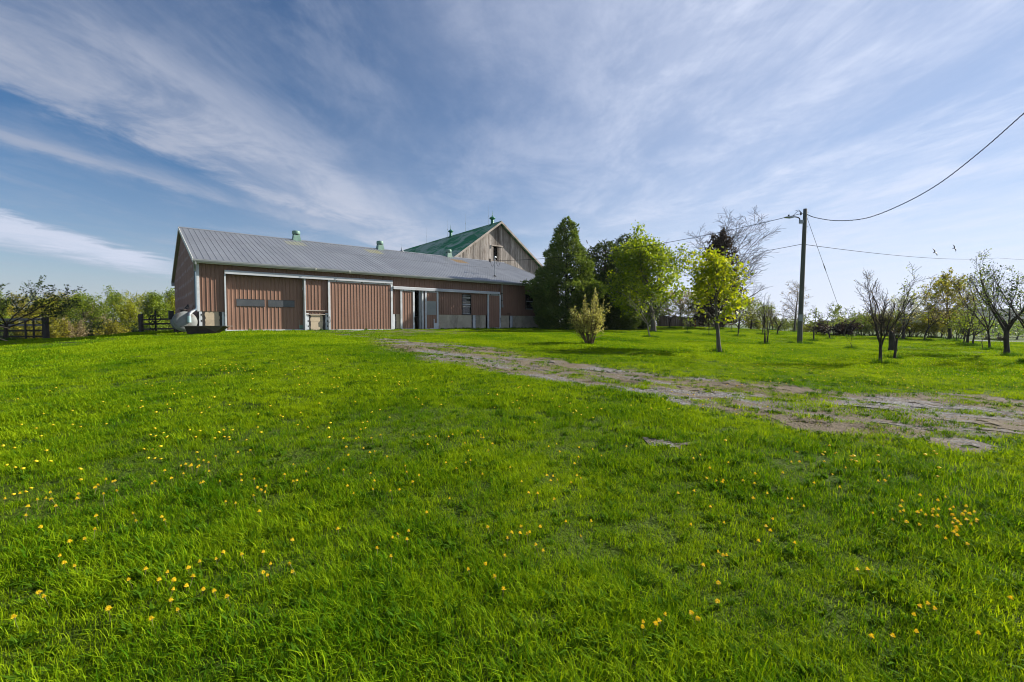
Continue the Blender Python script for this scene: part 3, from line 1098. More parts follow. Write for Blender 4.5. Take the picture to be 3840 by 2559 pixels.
def build_hills():
    # wooded rise far away to the right, and a lower one behind the old barn
    for nm, x0, x1, y0, hgt, seed, lab in (('hill', 520, 1480, 640, 30, 5, 'far wooded hill on the right horizon'),
                                           ('hill', -900, 300, 900, 9, 8, 'low far wooded ridge behind the trees')):
        nx, ny = 240, 26
        t = np.linspace(0, 1, nx)
        s = np.linspace(0, 1, ny)
        T, S = np.meshgrid(t, s)
        X = x0 + (x1 - x0) * T
        Y = y0 + S * 260
        env = np.sin(np.pi * np.clip(T * 1.25, 0, 1)) ** 0.6 if x0 > 0 else np.ones_like(T)
        Zz = -3.4 + np.sin(np.pi * np.clip(S * 1.15, 0, 1)) * hgt * (0.65 + 0.5 * fbm(X * 0.004, Y * 0.004, seed, 3)) * env
        Zz += (fbm(X * 0.09, Y * 0.09, seed + 3, 3) - 0.5) * 5 * np.sin(np.pi * S)
        V = np.stack([X, Y, Zz], -1).reshape(-1, 3)
        i = np.arange(nx * ny).reshape(ny, nx)
        q = np.stack([i[:-1, :-1], i[:-1, 1:], i[1:, 1:], i[1:, :-1]], -1).reshape(-1, 4)
        tag(mesh_obj(nm, V, [q], M['hill'], smooth=True), lab, None, kind='structure')
    # a paved lane beyond the orchard on the right
    xs = np.linspace(37, 120, 60)
    ya = 34.5 + (xs - 24) * 0.16
    V = []
    for x, y in zip(xs, ya):
        for o_ in (-0.8, 0.8):
            V.append((x, y + o_, gz(x, y + o_) + 0.05))
    i = np.arange(len(xs) - 1) * 2
    q = np.stack([i, i + 2, i + 3, i + 1], -1)
    tag(mesh_obj('lane', np.array(V), [q], M['road']), 'narrow paved lane beyond the orchard trees', None, kind='structure')


build_hills()

# ------------------------------------------------------------------ long brown barn
RIB = 0.2032


def rib_stops(x0, x1, rib_h, pitch=RIB, rw=(0.0, 0.012, 0.034, 0.050)):
    xs, hs = [x0], [0.0]
    k = math.floor(x0 / pitch) - 1
    while k * pitch < x1:
        b = k * pitch
        for o, h in zip(rw, (0.0, rib_h, rib_h, 0.0)):
            x = b + o
            if x0 + 1e-4 < x < x1 - 1e-4:
                xs.append(x)
                hs.append(h)
        k += 1
    xs.append(x1)
    hs.append(0.0)
    return xs, hs


def ribbed(name, x0, x1, z0, z1, y, mat, parent, rib_h=0.024, pitch=RIB, mapf=None, top=None, rw=(0.0, 0.012, 0.034, 0.050)):
    """a sheet of ribbed steel standing in the x-z plane; ribs stand proud towards -y"""
    xs, hs = rib_stops(x0, x1, rib_h, pitch, rw)
    V, Fq = [], []
    for i, (x, h) in enumerate(zip(xs, hs)):
        zt = top(x) if top else z1
        for z in (z0, zt):
            p = (x, y - h, z)
            V.append(mapf(*p) if mapf else p)
    n = len(xs)
    # a thin back face and edges so that the sheet has a body
    for i, x in enumerate(xs):
        zt = top(x) if top else z1
        for z in (z0, zt):
            p = (x, y + 0.006, z)
            V.append(mapf(*p) if mapf else p)
    for i in range(n - 1):
        a = 2 * i
        Fq.append((a, a + 2, a + 3, a + 1))
    k = 2 * n
    Fq.append((k, k + 1, k + 2 * n - 1, k + 2 * n - 2))
    Fq.append((0, 1, k + 1, k))
    Fq.append((2 * n - 2, k + 2 * n - 2, k + 2 * n - 1, 2 * n - 1))
    return mesh_obj(name, V, Fq, mat, parent)


def prism_x(mb, poly, x0, x1):
    n = len(poly)
    vs = [(x0, p[0], p[1]) for p in poly] + [(x1, p[0], p[1]) for p in poly]
    fs = [tuple(range(n - 1, -1, -1)), tuple(range(n, 2 * n))]
    fs += [(i, (i + 1) % n, (i + 1) % n + n, i + n) for i in range(n)]
    return mb.add(vs, fs)


def build_long_barn():
    root = empty('long_barn', (C0[0], C0[1], 0), R(90) - BARN_AZ)
    tag(root, 'long low barn with brown ribbed steel siding and grey metal roof', 'barn')
    S_BOT = 2.19
    W_TOP = 4.86
    SH = RIB * 4
    front = empty('front_wall', (0, 0, 0)); front.parent = root
    gable = empty('gable_wall', (0, 0, 0)); gable.parent = root
    roof = empty('roof', (0, 0, 0)); roof.parent = root

    xo0, xo1 = bx(848), bx(1140)          # overhead door opening
    xs0, xs1 = bx(1229), bx(1470)         # big sliding door
    xh0, xh1 = bx(840, 1020), bx(1468, 1056)
    xa0, xa1 = bx(1499), bx(1552)         # first small sliding door
    xg0, xg1 = bx(1552), bx(1583)         # open doorway
    xb0, xb1 = bx(1591), bx(1641)         # second small sliding door
    xw0, xw1 = bx(1732), bx(1767)         # sash window
    xc0, xc1 = bx(1825), bx(1875)         # third small sliding door
    xv0, xv1 = bx(1970), bx(1999)         # window by the cedar
    xh2, xh3 = bx(1472), bx(1869)
    H1A, H1B, H2A, H2B = 4.29, 4.50, 3.92, 4.12

    def fill(x0, x1, z0, z1):
        a = x0
        while a < x1 - 0.02:
            b = min(x1, (math.floor(a / SH + 1e-6) + 1) * SH)
            if x1 - b < 0.08:
                b = x1
            ribbed('siding_sheet', a, b, z0, z1, 0.0, M['siding'], front)
            a = b
    fill(0.10, xo0 - 0.06, S_BOT, W_TOP)
    fill(xo0 - 0.06, xh1 + 0.02, H1B, W_TOP)
    fill(xo1 + 0.09, xs0 + 0.05, S_BOT - 0.05, H1A)
    fill(xh1 + 0.02, xa0 + 0.05, S_BOT, H2B if False else 4.50)
    fill(xa0 + 0.05, xh3 + 0.02, H2B - 0.02, W_TOP) if False else fill(xh1 + 0.02, xh3 + 0.02, 4.50, W_TOP)
    fill(xa0 + 0.05, xh3 + 0.02, H2A, 4.50)
    fill(xg1 + 0.02, xb0 + 0.05, 1.12, H2A)
    fill(xb1 - 0.05, xw0, S_BOT, H2A)
    fill(xw0, xw1, 3.83, H2A)
    fill(xw1, xc0 + 0.05, S_BOT, H2A)
    fill(xc1 - 0.05, xv0, S_BOT, 4.50)
    fill(xh3 + 0.02, xv0, 4.50, W_TOP)
    fill(xv0, xv1, S_BOT, 2.72)
    fill(xv0, xv1, 4.2, W_TOP)
    fill(xv1, BLEN, S_BOT, W_TOP)

    # concrete footing wall, in the pours its form joints show
    def pour(x0, x1, mat, z1=S_BOT - 0.004, y=0.02, z0=0.7):
        mid = 1.66
        g = 0.008
        for a, b in ((z0, mid - g), (mid + g, z1)):
            MB().box(x0 + g, x1 - g, y, y + 0.24, a, b).build('concrete_block', mat, front)
        MB().box(x0, x1, y + 0.012, y + 0.235, z0 + 0.01, z1 - 0.01).build('concrete_joint', M['concrete_old'], front)
    pour(0.30, xo0 - 0.16, M['concrete'])
    pour(xo1 + 0.28, xs0 - 0.06, M['concrete'])
    pour(xs1 + 0.12, xa0 + 0.02, M['concrete'])
    x = xb1 + 0.06
    for b in (bx(1677), bx(1718), bx(1769)):
        pour(x, b, M['concrete_old']); x = b
    pour(bx(1784), xc0 - 0.08, M['concrete_old'])
    pour(xc1 + 0.14, bx(1892), M['concrete_old']); pour(bx(1892), bx(1911), M['concrete_old'])
    x = bx(1922)
    for b in (bx(1977), bx(2020), BLEN):
        pour(x, b, M['concrete_old']); x = b

    # white painted strips with ragged tar along their edges
    def ragged(x0, x1, z0, z1, y, mat, name, amp=0.035, seed=0):
        n = 14
        V, Fq = [], []
        for i in range(n + 1):
            z = z0 + (z1 - z0) * i / n
            j0 = (vnoise(i * 0.9 + seed, seed * 1.7, 61) - 0.5) * 2 * amp
            j1 = (vnoise(i * 0.9 + seed, seed * 2.9 + 5, 62) - 0.5) * 2 * amp
            V += [(x0 + j0, y, z), (x1 + j1, y, z), (x0 + j0, y + 0.02, z), (x1 + j1, y + 0.02, z)]
        for i in range(n):
            a = 4 * i
            Fq += [(a, a + 1, a + 5, a + 4), (a, a + 4, a + 6, a + 2), (a + 1, a + 3, a + 7, a + 5)]
        Fq += [(0, 2, 3, 1), (4 * n, 4 * n + 1, 4 * n + 3, 4 * n + 2)]
        return mesh_obj(name, V, Fq, mat, front)
    sd = 0
    for a, b, tl, tr_ in ((bx(745), bx(757), 0.05, 0.13), (bx(831), bx(841), 0.10, 0.02), (bx(1147), bx(1157), 0.02, 0.09),
                          (bx(1219), bx(1229), 0.13, 0.03), (bx(1473), bx(1480), 0.0, 0.07), (bx(1772), bx(1782), 0.05, 0.05),
                          (bx(1912), bx(1921), 0.06, 0.06)):
        sd += 1
        ragged(a - tl - 0.015, b + tr_ + 0.015, 0.9, S_BOT - 0.012, -0.012, M['tar'], 'tar_edge', 0.04, sd)
        ragged(a, b, 0.9, S_BOT - 0.02, -0.040, M['white'], 'white_strip', 0.012, sd + 30)
        if sd in (1, 3, 4):
            for z in (1.95, 1.62, 1.3):
                MB().box((a + b) / 2 + 0.01, (a + b) / 2 + 0.06, -0.047, -0.041, z, z + 0.10).build('tar_spot', M['tar'], front)

    # corner post, wooden rails below the short bay
    MB().box(-0.02, 0.10, -0.05, 0.1, S_BOT - 0.01, W_TOP).build('corner_post', M['white'], front)
    MB().box(xo1 + 0.12, xs0 - 0.04, -0.075, -0.03, 2.30, 2.35).build('guard_rail', M['rake'], front)
    MB().box(xo1 + 0.12, xs0 - 0.04, -0.075, -0.03, 2.07, 2.12).build('guard_rail', M['rake'], front)

    # hooded headers over the sliding doors
    def header(x0, x1, z0, z1):
        mb = MB()
        prism_x(mb, [(0.01, z1 + 0.03), (-0.20, z1), (-0.22, z1 - 0.03), (-0.22, z0), (-0.19, z0), (-0.19, z1 - 0.05), (0.01, z1 - 0.03)], x0, x1)
        h = mb.build('door_header', M['header'], front)
        MB().box(x0 + 0.004, x0 + 0.02, -0.21, 0.0, z0 + 0.002, z1 - 0.02).build('end_cap', M['white'], h)
        MB().box(x1 - 0.02, x1 - 0.004, -0.21, 0.0, z0 + 0.002, z1 - 0.02).build('end_cap', M['white'], h)
        MB().box(x0 + 0.05, x1 - 0.05, -0.13, -0.06, z0 + 0.03, z0 + 0.09).build('track', M['iron'], h)
    header(xh0, xh1, H1A, H1B)
    header(xh2, xh3, H2A, H2B)

    # wide overhead door, set back between white jambs
    od = empty('overhead_door', (0, 0, 0)); od.parent = root
    DY = 0.26
    a = xo0
    while a < xo1 - 0.02:
        b = min(xo1, a + SH)
        if xo1 - b < 0.2:
            b = xo1
        ribbed('door_sheet', a, b, 1.16, 4.30, DY, M['door_siding'], od, 0.022)
        a = b
    for p0, p1, z0, z1 in ((bx(882, 1135), bx(990, 1135), 2.53, 2.92), (bx(1002, 1135), bx(1103, 1135), 2.53, 2.92)):
        w = MB().box(p0 + 0.1, p1 + 0.08, DY - 0.035, DY - 0.026, z0, z1).build('door_window', M['door_glass'], od)
        fr = MB()
        for c in ((p0 + 0.08, p1 + 0.10, z0 - 0.018, z0), (p0 + 0.08, p1 + 0.10, z1, z1 + 0.018)):
            fr.box(c[0], c[1], DY - 0.04, DY - 0.022, c[2], c[3])
        fr.build('window_frame', M['iron'], w)
    MB().box(xo0, xo1, DY - 0.06, DY + 0.05, 0.98, 1.16).build('door_sill', M['white'], od)
    hx = bx(1112)
    MB().tube([(hx + 0.25, DY - 0.03, 2.13), (hx + 0.25, DY - 0.08, 2.13), (hx + 0.25, DY - 0.08, 2.2), (hx + 0.25, DY - 0.03, 2.2)], 0.012, 6).build('door_handle', M['iron'], od)
    MB().box(hx + 0.2, hx + 0.42, DY - 0.035, DY - 0.024, 1.2, 1.42).build('cat_flap', M['vent'], od)
    for k in (0.18, 0.42):
        MB().box(hx + k, hx + k + 0.02, DY - 0.04, DY - 0.02, 1.2, 1.75).build('flap_guide', M['rake'], od)
    MB().box(xo0 - 0.075, xo0 - 0.002, -0.14, DY - 0.06, 0.9, H1A).build('jamb', M['white'], od)
    MB().box(xo1 + 0.002, xo1 + 0.075, -0.14, DY - 0.06, 0.9, H1A).build('jamb', M['white'], od)
    MB().box(xo0 - 0.2, xo1 + 0.2, DY + 0.02, DY + 0.06, 4.2, 4.5).build('lintel', M['dark'], od)

    # sliding doors
    def sliding(name, x0, x1, z0, z1, fw, hangers, handle_x, extra=None, label=None):
        d = empty(name, (0, 0, 0)); d.parent = root
        if label:
            d['label'] = label
        y0 = -0.115
        ribs_x0, ribs_x1 = x0 + fw, x1 - fw
        a = ribs_x0
        while a < ribs_x1 - 0.02:
            b = min(ribs_x1, a + SH)
            if ribs_x1 - b < 0.2:
                b = ribs_x1
            ribbed('door_sheet', a, b, z0 + 0.09, z1 - 0.09, y0 + 0.02, M['door_siding'], d, 0.022)
            a = b
        MB().box(x0, x0 + fw, y0 - 0.02, y0 + 0.05, z0, z1).build('stile', M['white'], d)
        MB().box(x1 - fw, x1, y0 - 0.02, y0 + 0.05, z0, z1).build('stile', M['white'], d)
        MB().box(x0 + fw, x1 - fw, y0 - 0.018, y0 + 0.048, z0 + 0.002, z0 + 0.09).build('bottom_rail', M['white'], d)
        MB().box(x0 + fw, x1 - fw, y0 - 0.018, y0 + 0.048, z1 - 0.09, z1 - 0.002).build('top_rail', M['white'], d)
        for hxx in hangers:
            MB().prism([(hxx - 0.07, z1 + 0.03), (hxx + 0.07, z1 + 0.03), (hxx + 0.02, z1 - 0.06), (hxx - 0.02, z1 - 0.06)], y0 - 0.03, y0 - 0.021).build('hanger', M['iron'], d)
        if handle_x is not None:
            MB().tube([(handle_x, y0 - 0.02, 1.95), (handle_x, y0 - 0.06, 1.93), (handle_x + 0.02, y0 - 0.06, 1.65), (handle_x, y0 - 0.02, 1.6)], 0.018, 6).build('door_handle', M['iron'], d)
        return d
    sliding('sliding_door', xs0, xs1, 1.04, H1A - 0.005, 0.13, (xs0 + 0.55, (xs0 + xs1) / 2, xs1 - 0.5), xs0 + 0.06, label='wide closed sliding door')
    sliding('sliding_door', xa0, xa1, 1.06, H2A - 0.005, 0.14, (xa0 + 0.24, xa1 - 0.22), xa1 - 0.05, label='narrow sliding door left of the dark doorway')
    d2 = sliding('sliding_door', xb0, xb1, 1.06, H2A - 0.005, 0.14, (xb0 + 0.24, xb1 - 0.22), None, label='narrow sliding door with a pale sheet and pet flap')
    MB().box(xb0 + 0.16, xb1 - 0.2, -0.135, -0.122, 2.16, 3.17).build('pale_sheet', M['frosted'], d2)
    fl = MB().box(xb1 - 0.36, xb1 - 0.10, -0.15, -0.136, 1.12, 1.55).build('pet_flap', M['white'], d2)
    MB().box(xb1 - 0.42, xb1 - 0.36, -0.152, -0.134, 1.12, 1.86).build('flap_guide', M['white'], fl)
    MB().box(xb1 - 0.10, xb1 - 0.04, -0.152, -0.137, 1.12, 1.86).build('flap_guide', M['white'], fl)
    sliding('sliding_door', xc0, xc1, 1.08, H2A - 0.005, 0.15, (xc0 + 0.28, xc1 - 0.26), xc1 - 0.06, label='narrow sliding door right of the sash window')

    # doorway: white jamb and the room behind it
    dw = empty('doorway', (0, 0, 0)); dw.parent = root
    MB().box(xg1 - 0.05, xg1 + 0.06, -0.10, 0.06, 0.95, H2A).build('jamb', M['white'], dw)
    MB().box(xg1 - 0.22, xg1 - 0.06, 0.02, 0.24, 0.95, H2A).build('jamb_return', M['galv'], dw)
    MB().box(xg0 - 0.6, xg1 + 3.0, 2.6, 2.8, 0.8, 2.1).build('inner_wall', M['concrete_old'], dw)
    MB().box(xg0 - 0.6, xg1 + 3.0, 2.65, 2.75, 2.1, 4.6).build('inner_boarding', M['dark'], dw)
    MB().box(xg0 + 0.35, xg0 + 0.62, 2.57, 2.595, 2.32, 2.72).build('notice', M['reflection_notice'], dw)
    MB().box(xg0 - 2.2, xg1 + 3.4, 0.35, 8.0, 0.9, 1.05).build('floor_slab', M['concrete_old'], dw)
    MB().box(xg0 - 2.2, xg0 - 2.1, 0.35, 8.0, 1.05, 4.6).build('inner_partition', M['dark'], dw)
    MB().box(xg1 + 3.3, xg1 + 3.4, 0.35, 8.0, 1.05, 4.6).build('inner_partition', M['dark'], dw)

    # sash windows
    def window(x0, x1, z0, z1, reflection_band):
        w = empty('window', (0, 0, 0)); w.parent = root
        MB().box(x0, x1, 0.03, 0.045, z0, z1).build('pane', M['glass'], w)
        f = MB()
        t = 0.05
        f.box(x0 - 0.02, x0 + 0.02, -0.045, 0.05, z0 - 0.02, z1 + 0.02)
        f.box(x1 - 0.02, x1 + 0.02, -0.045, 0.05, z0 - 0.02, z1 + 0.02)
        f.box(x0 + 0.02, x1 - 0.02, -0.045, 0.05, z1 - 0.02, z1 + 0.02)
        f.box(x0 + 0.02, x1 - 0.02, -0.045, 0.05, z0 - 0.02, z0 + 0.01)
        f.build('frame', M['iron'], w)
        s = MB()
        zm = (z0 + z1) / 2
        s.box(x0 + 0.03, x1 - 0.03, 0.0, 0.029, zm - 0.02, zm + 0.025)
        s.box(x0 + 0.03, x1 - 0.03, 0.0, 0.029, z0 + 0.012, z0 + 0.05)
        s.box(x0 + 0.03, x1 - 0.03, 0.0, 0.029, z1 - 0.05, z1 - 0.022)
        s.box(x0 + 0.022, x0 + 0.045, 0.0, 0.029, z0 + 0.052, z1 - 0.052)
        s.build('sash', M['white'], w)
        if reflection_band:  # pale reflections in the pane, put in as coloured strips before the glass
            for a, b, m_ in ((0.80, 0.88, 'reflection_notice'), (0.63, 0.655, 'meter'), (0.36, 0.42, 'reflection_notice'), (0.56, 0.60, 'rake')):
                MB().box(x0 + 0.05, x1 - 0.04, 0.024, 0.0292, z0 + (z1 - z0) * a, z0 + (z1 - z0) * b).build('reflection_band', M[m_], w)
        return w
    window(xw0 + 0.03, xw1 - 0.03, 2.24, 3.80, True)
    window(xv0 + 0.03, xv1 - 0.03, 2.76, 4.16, False)

    # end and back walls
    sl = (RIDGE_Z - EAVE_Z) / (BWID / 2 + 0.42)

    def roof_z(v):
        return RIDGE_Z - 0.10 - abs(v - BWID / 2) * sl

    def gmap(x, y, z):       # x runs along the gable, ribs stand out to -x
        return (y, BWID - x, z)
    a = 0.0
    while a < BWID - 0.01:
        b = min(BWID, a + SH)
        ribbed('siding_sheet', a, b, 1.85, 4.68, 0.0, M['siding_gable'], gable, 0.02, mapf=gmap)
        ribbed('siding_sheet', a, b, 4.66, 0, -0.007, M['siding_gable'], gable, 0.02, mapf=gmap, top=lambda x: max(4.70, roof_z(BWID - x)))
        a = b
    MB().box(0.03, 0.25, 0.28, BWID, 0.6, 1.845).build('footing', M['concrete_old'], gable)
    # far gable, back wall, built plain
    mb = MB()
    n = 12
    poly = [(0.0, 0.6), (BWID, 0.6), (BWID, roof_z(BWID)), (BWID / 2, roof_z(BWID / 2)), (0.0, roof_z(0))]
    prism_x(mb, poly, BLEN - 0.12, BLEN)
    mb.build('far_gable_wall', M['siding_gable'], root)
    MB().box(0.1, BLEN - 0.13, BWID - 0.12, BWID, 0.6, 4.8).build('back_wall', M['siding_gable'], root)

    # roof sheets, two rows a side with a lap
    OV = 0.18
    half = BWID / 2
    ang = math.atan(sl)
    nz, ny = math.cos(ang), math.sin(ang)

    def rmap_front(lift):
        def f(x, y, z):          # z: run up the slope in plan metres from the eave; y = minus rib height
            v = -0.42 + z
            h = -y + lift
            return (x, v - ny * h, EAVE_Z + z * sl + nz * h)
        return f

    def rmap_back(lift):
        def f(x, y, z):
            v = BWID + 0.42 - z
            h = -y + lift
            return (x, v + ny * h, EAVE_Z + z * sl + nz * h)
        return f
    run = half + 0.42
    lap = run * 0.60
    a = -OV
    while a < BLEN + OV - 0.01:
        b = min(BLEN + OV, a + SH)
        ribbed('roof_sheet', a, b, 0.0, lap + 0.06, 0.0, M['roof'], roof, 0.017, rw=(0.0, 0.008, 0.020, 0.028), pitch=RIB * 1.5, mapf=rmap_front(0.0))
        ribbed('roof_sheet', a, b, lap, run, 0.0, M['roof'], roof, 0.017, rw=(0.0, 0.008, 0.020, 0.028), pitch=RIB * 1.5, mapf=rmap_front(0.014))
        a = b
    bs = ribbed('back_roof_slope', -OV, BLEN + OV, 0.0, run, 0.0, M['roof'], roof, 0.017, rw=(0.0, 0.008, 0.020, 0.028), pitch=RIB * 1.5, mapf=rmap_back(0.0))
    # ridge cap
    mb = MB()
    prism_x(mb, [(half - 0.20, RIDGE_Z - 0.20 * sl + 0.045), (half, RIDGE_Z + 0.06), (half + 0.20, RIDGE_Z - 0.20 * sl + 0.045),
                 (half + 0.20, RIDGE_Z - 0.20 * sl + 0.03), (half, RIDGE_Z + 0.043), (half - 0.20, RIDGE_Z - 0.20 * sl + 0.03)], -OV - 0.01, BLEN + OV + 0.01)
    mb.build('ridge_cap', M['roof'], roof)
    # barge boards and their soffit
    for x0 in (-OV - 0.035, BLEN + OV + 0.005):
        for sgn in (0, 1):
            V = []
            for v, z in ((-0.44, EAVE_Z), (half, RIDGE_Z)):
                vv = v if sgn == 0 else BWID - v
                for dz in (-0.20, 0.035):
                    for dx in (0, 0.03):
                        V.append((x0 + dx, vv, z + dz))
            Fq = [(0, 1, 3, 2), (4, 6, 7, 5), (0, 2, 6, 4), (1, 5, 7, 3), (2, 3, 7, 6), (0, 4, 5, 1)]
            mesh_obj('barge_board', V, Fq, M['soffit'], roof)
    for x0, x1 in ((-OV - 0.004, 0.02), (BLEN - 0.02, BLEN + OV + 0.004)):
        for sgn in (0, 1):
            V = []
            for v, z in ((-0.40, EAVE_Z), (half, RIDGE_Z - 0.01)):
                vv = v if sgn == 0 else BWID - v
                for dz in (-0.15, -0.12):
                    for xx in (x0, x1):
                        V.append((xx, vv, z + dz))
            mesh_obj('rake_soffit', V, [(0, 1, 3, 2), (4, 6, 7, 5), (0, 2, 6, 4), (1, 5, 7, 3), (2, 3, 7, 6), (0, 4, 5, 1)], M['soffit'], roof)
    MB().box(-OV - 0.03, 0.05, BWID + 0.02, BWID + 0.42, EAVE_Z - 0.34, EAVE_Z - 0.08).build('eave_return', M['header'], roof)
    # fascia and gutter
    MB().box(-OV, BLEN + OV, -0.36, -0.31, EAVE_Z - 0.20, EAVE_Z - 0.01).build('fascia', M['soffit'], roof)
    MB().box(-OV + 0.01, BLEN + OV - 0.01, -0.308, -0.003, EAVE_Z - 0.14, EAVE_Z - 0.12).build('soffit', M['soffit'], roof)
    g = MB()
    prism_x(g, [(-0.365, EAVE_Z - 0.14), (-0.47, EAVE_Z - 0.14), (-0.50, EAVE_Z - 0.06), (-0.50, EAVE_Z - 0.015), (-0.485, EAVE_Z - 0.015),
                (-0.485, EAVE_Z - 0.055), (-0.46, EAVE_Z - 0.125), (-0.365, EAVE_Z - 0.125)], -OV - 0.02, BLEN + OV)
    gut = g.build('gutter', M['gutter'], root)
    for px in (1174, 1300):
        x = bx(px, 1010)
        MB().box(x, x + 0.06, -0.51, -0.45, EAVE_Z - 0.15, EAVE_Z - 0.01).build('gutter_joint', M['soffit'], gut)
    # downpipe at the near corner
    dp = empty('downpipe', (0, 0, 0)); dp.parent = root
    MB().tube([(-0.10, -0.42, 4.83), (-0.10, -0.40, 4.72), (-0.09, -0.16, 4.5), (-0.09, -0.12, 4.35)], 0.06, 10).build('offset', M['galv'], dp)
    MB().tube([(-0.09, -0.12, 4.35), (-0.09, -0.12, 2.36)], 0.055, 10).build('leader', M['downpipe_dark'], dp)
    MB().tube([(-0.09, -0.12, 2.36), (-0.10, -0.16, 2.28), (-0.22, -0.32, 2.2)], 0.06, 10).build('elbow', M['downpipe_dark'], dp)
    MB().tube([(-0.22, -0.32, 2.2), (-0.34, -0.48, 2.12), (-0.42, -0.58, 2.02), (-0.44, -0.60, 1.9)], 0.075, 12).build('elbow', M['galv'], dp)
    MB().tube([(-0.44, -0.60, 1.91), (-0.44, -0.61, 1.58)], [0.085, 0.09], 14).build('spout', M['downpipe'], dp)

    # ridge vents
    def ridge_x(px, py):
        r = pix_dir(px, py)
        p0 = C0 + BV * half
        t = np.dot(p0, BV) / np.dot(r[:2], BV)
        return float(np.dot(r[:2] * t - C0, BD))
    for px, py in ((1111, 900), (1425, 930), (1682, 960)):
        x = ridge_x(px, py)
        v = empty('ridge_vent', (x, half, RIDGE_Z)); v.parent = root
        MB().add([(-0.31, -0.31, -0.16), (0.31, -0.31, -0.16), (0.31, 0.31, -0.16), (-0.31, 0.31, -0.16),
                  (-0.21, -0.21, 0.42), (0.21, -0.21, 0.42), (0.21, 0.21, 0.42), (-0.21, 0.21, 0.42)],
                 [(0, 1, 5, 4), (1, 2, 6, 5), (2, 3, 7, 6), (3, 0, 4, 7), (4, 5, 6, 7), (0, 3, 2, 1)]).build('hood_base', M['vent'], v)
        MB().lathe([(0.24, 0.38), (0.24, 0.46)], 14).build('collar', M['tar'], v)
        MB().lathe([(0.285, 0.44), (0.295, 0.46), (0.295, 0.66), (0.27, 0.70), (0.12, 0.74), (0.02, 0.76)], 18).build('cap', M['vent'], v, True)
    x = ridge_x(1507, 938)
    f = empty('roof_finial', (x, half, RIDGE_Z)); f.parent = root
    MB().lathe([(0.16, 0.02), (0.14, 0.10), (0.05, 0.2), (0.03, 0.4)], 10).build('finial_base', M['galv'], f)
    MB().lathe([(0.012, 0.38), (0.004, 0.8)], 6).build('rod', M['galv'], f)

    # service mast and conduit
    sm = empty('service_mast', (0, 0, 0)); sm.parent = root
    xm = bx(1881, 1100)
    vm = 1.4
    zr = EAVE_Z + (vm + 0.42) * sl
    MB().tube([(xm + 0.35, vm, zr - 0.2), (xm + 0.35, vm, zr + 1.6)], 0.035, 8).build('mast', M['galv'], sm)
    MB().tube([(xm + 0.35, vm, zr + 1.58), (xm + 0.34, vm - 0.05, zr + 1.72), (xm + 0.33, vm - 0.14, zr + 1.7), (xm + 0.33, vm - 0.18, zr + 1.58)], 0.05, 8).build('weather_head', M['galv'], sm)
    MB().lathe([(0.16, -0.02), (0.06, 0.1)], 10, (xm + 0.35, vm, zr)).build('flashing', M['tar'], sm)
    for k, s_ in ((0, -1), (1, 1)):
        pts = [(xm + 0.35 + s_ * (0.05 + 0.55 * t), vm - 0.1, zr + 1.35 - 0.55 * math.sin(math.pi * t) + (0.15 if s_ > 0 else 0.05) * t) for t in np.linspace(0, 1, 9)]
        MB().tube(pts, 0.012, 5).build('service_loop', M['cable'], sm)
    MB().box(xm - 0.3, xm - 0.15, vm - 0.15, vm - 0.05, zr + 1.2, zr + 1.45).build('insulator', M['iron'], sm)
    cd = MB().tube([(xm, -0.06, W_TOP - 0.05), (xm, -0.06, 3.08)], 0.045, 8).build('conduit', M['meter'], root)
    MB().box(xm - 0.09, xm + 0.10, -0.13, -0.025, 2.86, 3.10).build('junction_box', M['meter'], cd)
    for z in (4.0, 3.4):
        MB().box(xm - 0.08, xm + 0.08, -0.105, -0.025, z, z + 0.04).build('strap', M['iron'], cd)
    MB().box(bx(1901), bx(1914), -0.045, -0.025, 2.30, 2.35).build('latch_bar', M['iron'], front)
    return root, np.array([xm + 0.35, vm, zr + 1.35])


BARN, MAST = build_long_barn()
MAST_W = np.array([*(C0 + BD * MAST[0] + BV * MAST[1]), MAST[2]])


